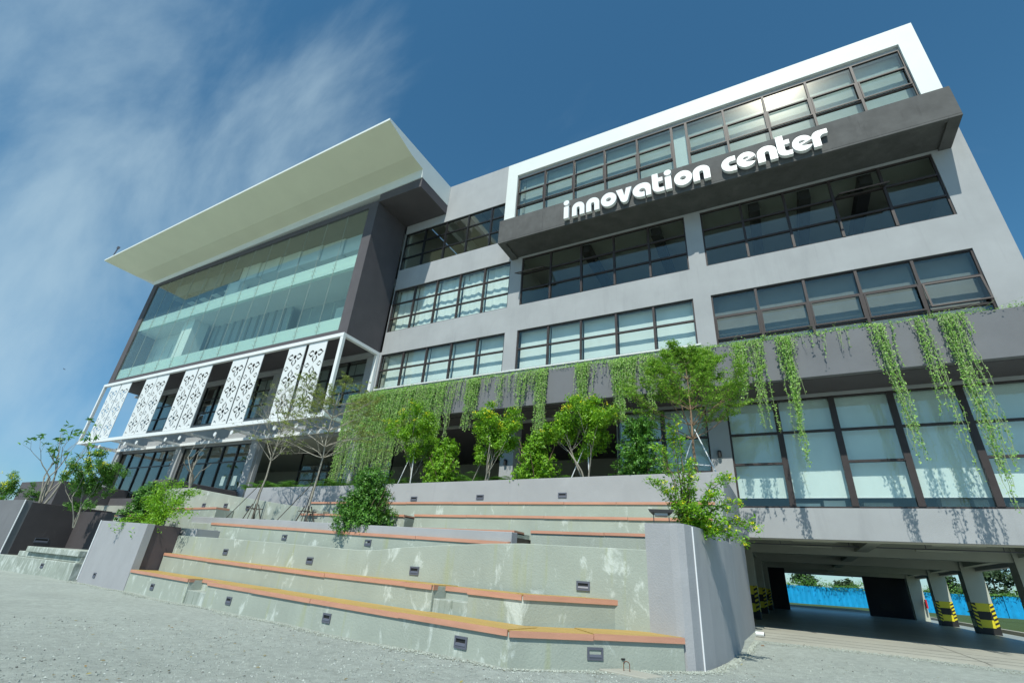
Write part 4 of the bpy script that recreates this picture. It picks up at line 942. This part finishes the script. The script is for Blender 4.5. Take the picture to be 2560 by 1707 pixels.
yellow_tree((-26.6,-6.9,1.3),4.35,1.9,'tall airy yellow flowering tree at the left between the charcoal walls',seed=6,nf=70,n=13000,stake=False,leafsize=.085,crown0=.25,lm=LMD)
yellow_tree((-35.6,-6.9,.5),3.9,1.9,'yellow flowering bush cut by the left edge of the picture',seed=7,nf=60,n=7500,stake=False,leafsize=.09,crown0=.1,lm=LMD)
bush((-21.6,-6.9,1.3),2.1,1.5,'dark rounded shrub on the slanted wall at the left',seed=15,lm=LDK,n=16000,cone=.2)
# willowy shrub spilling over wall
def spill(base,label,seed,arms,n,lm,leafsize=.10,flower=0,asp=.28,name='arching_shrub',w=.10):
    global rnd
    rnd=random.Random(seed); t=empty(name,base,label,'shrub'); b=MB(); P=[];Nm=[];FL=[]
    for (dx,dy,dz,dr) in arms:
        for q_ in range(2):
            ex=dx+rnd.gauss(0,.10); ey=dy+rnd.gauss(0,.12); ez=dz+rnd.gauss(0,.12)
            pts=[]
            for k in range(9):
                u=k/8; pts.append(Vector((base[0]+ex*u+rnd.gauss(0,.012),base[1]+ey*u,base[2]+ez*math.sin(u*math.pi*.5)*(1)-dr*u*u+rnd.gauss(0,.012))))
            b.tube(pts,[.012*(1-.8*k/8) for k in range(9)],5)
            for k in range(2,9):
                for j in range(n):
                    p=pts[k]+Vector((rnd.gauss(0,w),rnd.gauss(0,w),rnd.gauss(0,w*.8))); P.append(tuple(p)); Nm.append((rnd.gauss(0,.5),-.3,1))
            if flower and rnd.random()<flower: FL.append(tuple(pts[8]))
            if flower and rnd.random()<flower: FL.append(tuple(pts[6]+Vector((.05,-.05,.05))))
    par(b.build('stems',BARKR),t); leaves('foliage',P,Nm,leafsize,asp,lm,t,droop=.9,jitter=.5)
    if FL: flowers(FL,t,.042,8,.028)
    return t
spill((-19.1,-7.6,1.25),'light green arching shrub spilling over the slanted wall and steps',51,[(-.9,-.2,.9,0),(-.3,-.1,1.5,0),(.5,-.2,1.3,0),(1.3,-.3,1.5,.2),(2.0,-.4,1.0,.3),(2.4,-.5,.8,.5),(1.5,-.7,.5,.6),(.7,-.7,.4,.6),(-.6,-.7,.4,.5),(1.9,-.1,1.3,.2),(.1,-.4,1.0,0),(1.0,-.3,.8,.2)],26,LBR,.12)
spill((-1.50,-7.9,1.45),'yellow flowered shrub growing from the top of the curved wall',52,[(-.5,-.2,1.0,0),(-.35,-.2,1.6,0),(-.15,-.2,2.0,0),(.05,-.1,1.9,0),(.1,.1,1.5,0),(.5,-.1,.7,0),(.8,-.2,1.05,.05),(.95,0,.6,.15),(1.05,.1,.5,.2),(.6,-.3,.45,.25),(.3,-.3,.5,.1),(-.3,-.3,.6,.05),(.25,-.1,1.0,0),(.75,-.1,.4,.3),(.1,-.35,.35,.15),(-.15,0,.8,0),(.45,-.25,.25,.1)],28,LBR,.078,flower=.42,asp=.36,w=.055)
# palms on the terrace
def palm(base,h,label,seed,n=16):
    global rnd
    rnd=random.Random(seed); t=empty('palm_clump',base,label,'palm','low feathery palms on the terrace'); P=[];Nm=[]; b=MB(); V=[];F=[]
    for k in range(n):
        a=rnd.uniform(0,6.28); L_=h*rnd.uniform(.8,1.25); pts=[]
        for i in range(10):
            u=i/9; pts.append(Vector((base[0]+math.cos(a)*L_*.75*u+rnd.gauss(0,.004),base[1]+math.sin(a)*L_*.6*u,base[2]+L_*(1.05*u-.72*u*u))))
        b.tube(pts,[.012*(1-.8*i/9) for i in range(10)],4)
        for i in range(2,10):
            d=(pts[i]-pts[i-1]).normalized(); s=d.cross(Vector((0,0,1))).normalized()
            for sg in (-1,1):
                for m_ in (0,.5):
                    p=pts[i].lerp(pts[i-1],m_); l=h*.30*math.sin(math.pi*(i/9*.8+.15)); e=p+s*sg*l+d*l*.5+Vector((0,0,-l*.3)); w=d*.012
                    q0=len(V); V+=[tuple(p-w),tuple(p+w),tuple(e)]; F.append((q0,q0+1,q0+2))
    par(b.build('stems',LMD),t); me=bpy.data.meshes.new('fronds'); me.from_pydata(V,[],F); me.materials.append(LMD); o=bpy.data.objects.new('fronds',me); COL.objects.link(o); par(o,t)
for i,(x,y,h,l) in enumerate(((-21.2,-3.0,1.0,'feathery palm at the left end of the terrace wall'),(-20.2,-3.1,1.1,'feathery palm second from the left end of the terrace wall'),(-19.0,-3.0,1.2,'full feathery palm left of the bare pale trunk'),(-18.0,-3.2,1.0,'low palm just right of the bare pale trunk'),(-16.4,-2.9,1.2,'palm clump shaded behind the long vine curtain'),(-15.4,-3.1,1.1,'palm clump behind the large round shrub'),(-12.6,-3.0,1.2,'low palm left of the leftmost terrace flowering tree'),(-9.5,-3.2,1.1,'low palm right of the bright terrace shrub'),(-8.9,-2.9,1.3,'low palm at the foot of the middle flowering tree'),(-7.6,-3.0,1.0,'low palm right of the middle flowering tree'),(-5.75,-3.2,.9,'small palm alone before the dark opening'))):
    palm((x,y,3.1),h,l,60+i)
o=leaves('fallen_leaf_litter',FALL[0],FALL[1],.045,.5,mat('dry_leaf',(.2,.15,.05),.8,islands=[(.12,.07,.03),(.30,.26,.05),(.20,.12,.05)]),None,jitter=.15); tag(o,'dry fallen leaves scattered on the gravel','leaf litter',kind='stuff')
# hanging vines
def vines(label, x0,x1, n, zend, thick=1., cont=False, seed=1, lean=.0, fr=None, zj=.72, top=8.03, leaf=.06):
    global rnd
    rnd=random.Random(seed); t=empty('hanging_vine',((x0+x1)/2,-1.5,8.0),label,'vine','vines trailing from the planted ledge'); b=MB(); P=[];Nm=[]
    cores=[rnd.uniform(x0+.1*(x1-x0),x1-.1*(x1-x0)) for _ in range(max(1,int((x1-x0)/.42)))]
    if cont: cores=[x0+(x1-x0)*(i+.5)/max(3,int((x1-x0)/.26)) for i in range(max(3,int((x1-x0)/.26)))]
    for k in range(n):
        cx=rnd.choice(cores); x=cx+rnd.gauss(0,.13); x=min(x1+.08,max(x0-.08,x)); y=-1.56-abs(rnd.gauss(0,.07))
        u0=rnd.random(); ze=zend+(top-zend)*zj*(u0**1.5 if k%3 else u0); ci=cores.index(cx); ze=ze if cont else ze+(0 if ci==len(cores)//2 else (.12+.3*((ci*37+seed)%5)/5)*(top-zend)); ze=min(ze,top-.3)
        m=max(4,int((top-ze)/.16)); pts=[Vector((x+rnd.gauss(0,.10),-1.35,top-.04)),Vector((x,-1.50,top+.05))]
        xx=x; cxx=cx+rnd.gauss(0,.05); pull=rnd.uniform(.01,.06)
        for i in range(m):
            u=(i+1)/m; xx+=rnd.gauss(0,.022)+(cxx-xx)*pull; pts.append(Vector((xx,y-.07*u+rnd.gauss(0,.014),top-(top-ze)*u)))
        b.tube(pts,[.006]*(len(pts)-1)+[.003],4,cap=False)
        dens=rnd.choice((.12,.5,.8,1.1,1.5))*thick*.8
        for i in range(1,len(pts)-1):
            a,c=pts[i],pts[i+1]
            for j in range(int(7*dens*(1.25-.6*i/len(pts))+rnd.random())):
                p=a.lerp(c,rnd.random()); P.append((p.x+rnd.gauss(0,.028),p.y+rnd.gauss(0,.028),p.z)); Nm.append((rnd.gauss(0,.6),-1,.5))
    for k in range(int((x1-x0)*60)):  # ragged top fringe
        P.append((rnd.uniform(x0-.1,x1+.1),-1.45+rnd.gauss(0,.06),top+abs(rnd.gauss(0,.06)))); Nm.append((0,-.5,1))
    par(b.build('stems',VST),t); leaves('foliage',P,Nm,leaf,.55,LVN,t,droop=.3,jitter=.55)
VL=[('short ragged vine strands along the left half of the ledge',-17,-6.5,90,6.7,.6),('short ragged vine strands along the middle of the ledge',-6.5,-1,55,6.6,.7),('short curling vine strands on the right half of the ledge',-.8,3.0,20,7.0,.5),
('leftmost wispy vine strands hanging past the white frame corner',-17.9,-16.6,85,3.5,1.1),
('long thick vine curtain left of centre, reaching the round shrub',-16.6,-14.4,210,3.9,1.4),
('dense vine mass right of the long curtain, ending above the left flowering tree',-14.5,-12.9,120,4.9,1.3),
('heavy single vine rope above the left terrace flowering tree',-12.9,-12.2,46,5.4,1.5),
('thin vine strands above the bright left terrace shrub',-12.0,-11.2,12,5.3,.9),
('broad vine patch above the middle flowering tree',-11.1,-9.9,80,5.7,1.2),
('thin slanting vine strand left of the lobby column',-9.4,-8.9,9,6.6,.8),
('slim vine tail falling right of the middle flowering tree',-8.5,-8.1,13,5.9,1.1),
('thick vine tail reaching down onto the cone shrub',-7.6,-7.0,44,4.7,1.6),
('bushy vine patch above the right terrace flowering tree',-6.4,-5.2,80,5.9,1.1),
('wide vine patch left of the tall layered tree',-5.1,-3.7,110,5.5,1.3),
('vine tail hanging between the wide patch and the layered tree',-3.7,-3.0,22,5.5,1.3),
('vine fringe partly hidden behind the layered tree crown',-2.9,-1.2,44,6.5,1.1),
('short thick vine bundle just right of the layered tree',-.65,-.1,26,5.9,1.5),
('forked vine bundle above the first tall curtained window',-.1,.45,12,4.8,1.0),
('long heavy vine tail over the second tall window',.65,1.35,24,3.9,1.25),
('paired vine tails over the middle tall window',3.1,3.65,16,3.9,1.1),
('slender vine tail over the fourth tall window',4.15,4.6,11,3.4,1.2),
('longest and thickest vine tail near the right edge of the ledge',4.65,5.6,30,2.7,1.1),
('thin vine at the far right end of the ledge',6.6,7.4,14,6.4,1.0)]
for i,(l,a,c,n,ze,th) in enumerate(VL): vines(l,a,c,n,ze,th,seed=80+i,cont=(3<=i<=6))
# creeping fringe along the ledge top
P=[];Nm=[]
rnd=random.Random(5)
for k in range(9500):
    x=rnd.uniform(-17.2,2.2) if rnd.random()<.85 else rnd.uniform(2.2,7.4); P.append((x,-1.36+rnd.gauss(0,.10),8.0+abs(rnd.gauss(0,.07))+.05*math.sin(x*3))); Nm.append((0,-.4,1))
t=empty('creeping_groundcover',(-5,-1.4,8),'thin green creeper growing along the top of the planted ledge','creeper')
leaves('foliage',P,Nm,.06,.5,LVN,t); b=MB()
for k in range(60):
    x=rnd.uniform(-17,7.3); b.tube([(x,-1.3,7.9),(x+rnd.gauss(0,.2),-1.3,8.15),(x+rnd.gauss(0,.3),-1.35,8.1+rnd.random()*.4)],[.005,.004,.002],4)
par(b.build('stems',VST),t)
# trees beyond
def fartree(base,w,h,label,seed,n=2600,ls=.42):
    global rnd
    rnd=random.Random(seed); t=empty('distant_tree',base,label,'tree','trees beyond the blue fence'); b=MB(); b.tube([(base[0],base[1],base[2]-.2),(base[0]+.2,base[1],base[2]+h*.6)],[.14,.07],7); par(b.build('trunk',BARKR),t); bl=[]
    for k in range(18):
        a=rnd.uniform(0,6.28); z=rnd.random(); rr=rnd.random()**.6*(1-.5*z); r=w*rnd.uniform(.12,.2); bl.append(((base[0]+math.cos(a)*rr*w*.45,base[1]+math.sin(a)*rr*w*.4,base[2]+h*.25+z*h*.65),(r,r,r*.85)))
    P,Nm=blobpts(bl,n,.45); P,Nm=clump(P,Nm,7,.16); leaves('foliage',P,Nm,ls,.5,LFAR,t)
for i,(x,y,w,h,l) in enumerate(((1.5,66,5,3.6,'low rounded tree beyond the fence, seen through the left of the garage'),(6.2,66,4,3.0,'low bushy tree beyond the fence, seen at the right of the garage opening'),(16.5,66,4.5,4.2,'small tree beyond the fence between two garage columns'),(21.5,68,6,6.8,'tall dark tree beyond the fence at the right'),(26,67,6,6.4,'broad dark tree beyond the fence near the right edge'),(31,67,7,6,'rightmost dark tree beyond the fence'))):
    fartree((x,y,-.1),w,h,l,120+i)
P=[];Nm=[]
for k in range(6000):
    x=rnd.uniform(-8,34); P.append((x,60.0+rnd.gauss(0,.35),1.85+abs(rnd.gauss(0,.28))*(1.3+math.sin(x*.9))+.012*x-(.5*rnd.random() if rnd.random()<.25 else 0))); Nm.append((0,-.5,1))
o=leaves('fence_creeper',P,Nm,.17,.5,LMD,None); tag(o,'green creeper and weeds hanging over the blue fence top','creeper',kind='stuff')
# small shrub before the right fence
bush((15.6,50,-.1),2.3,1.9,'lone dark shrub on the grass beside the outer garage column',seed=16,lm=LMD,n=2600,leafsize=.16,group='shrubs beyond the garage')
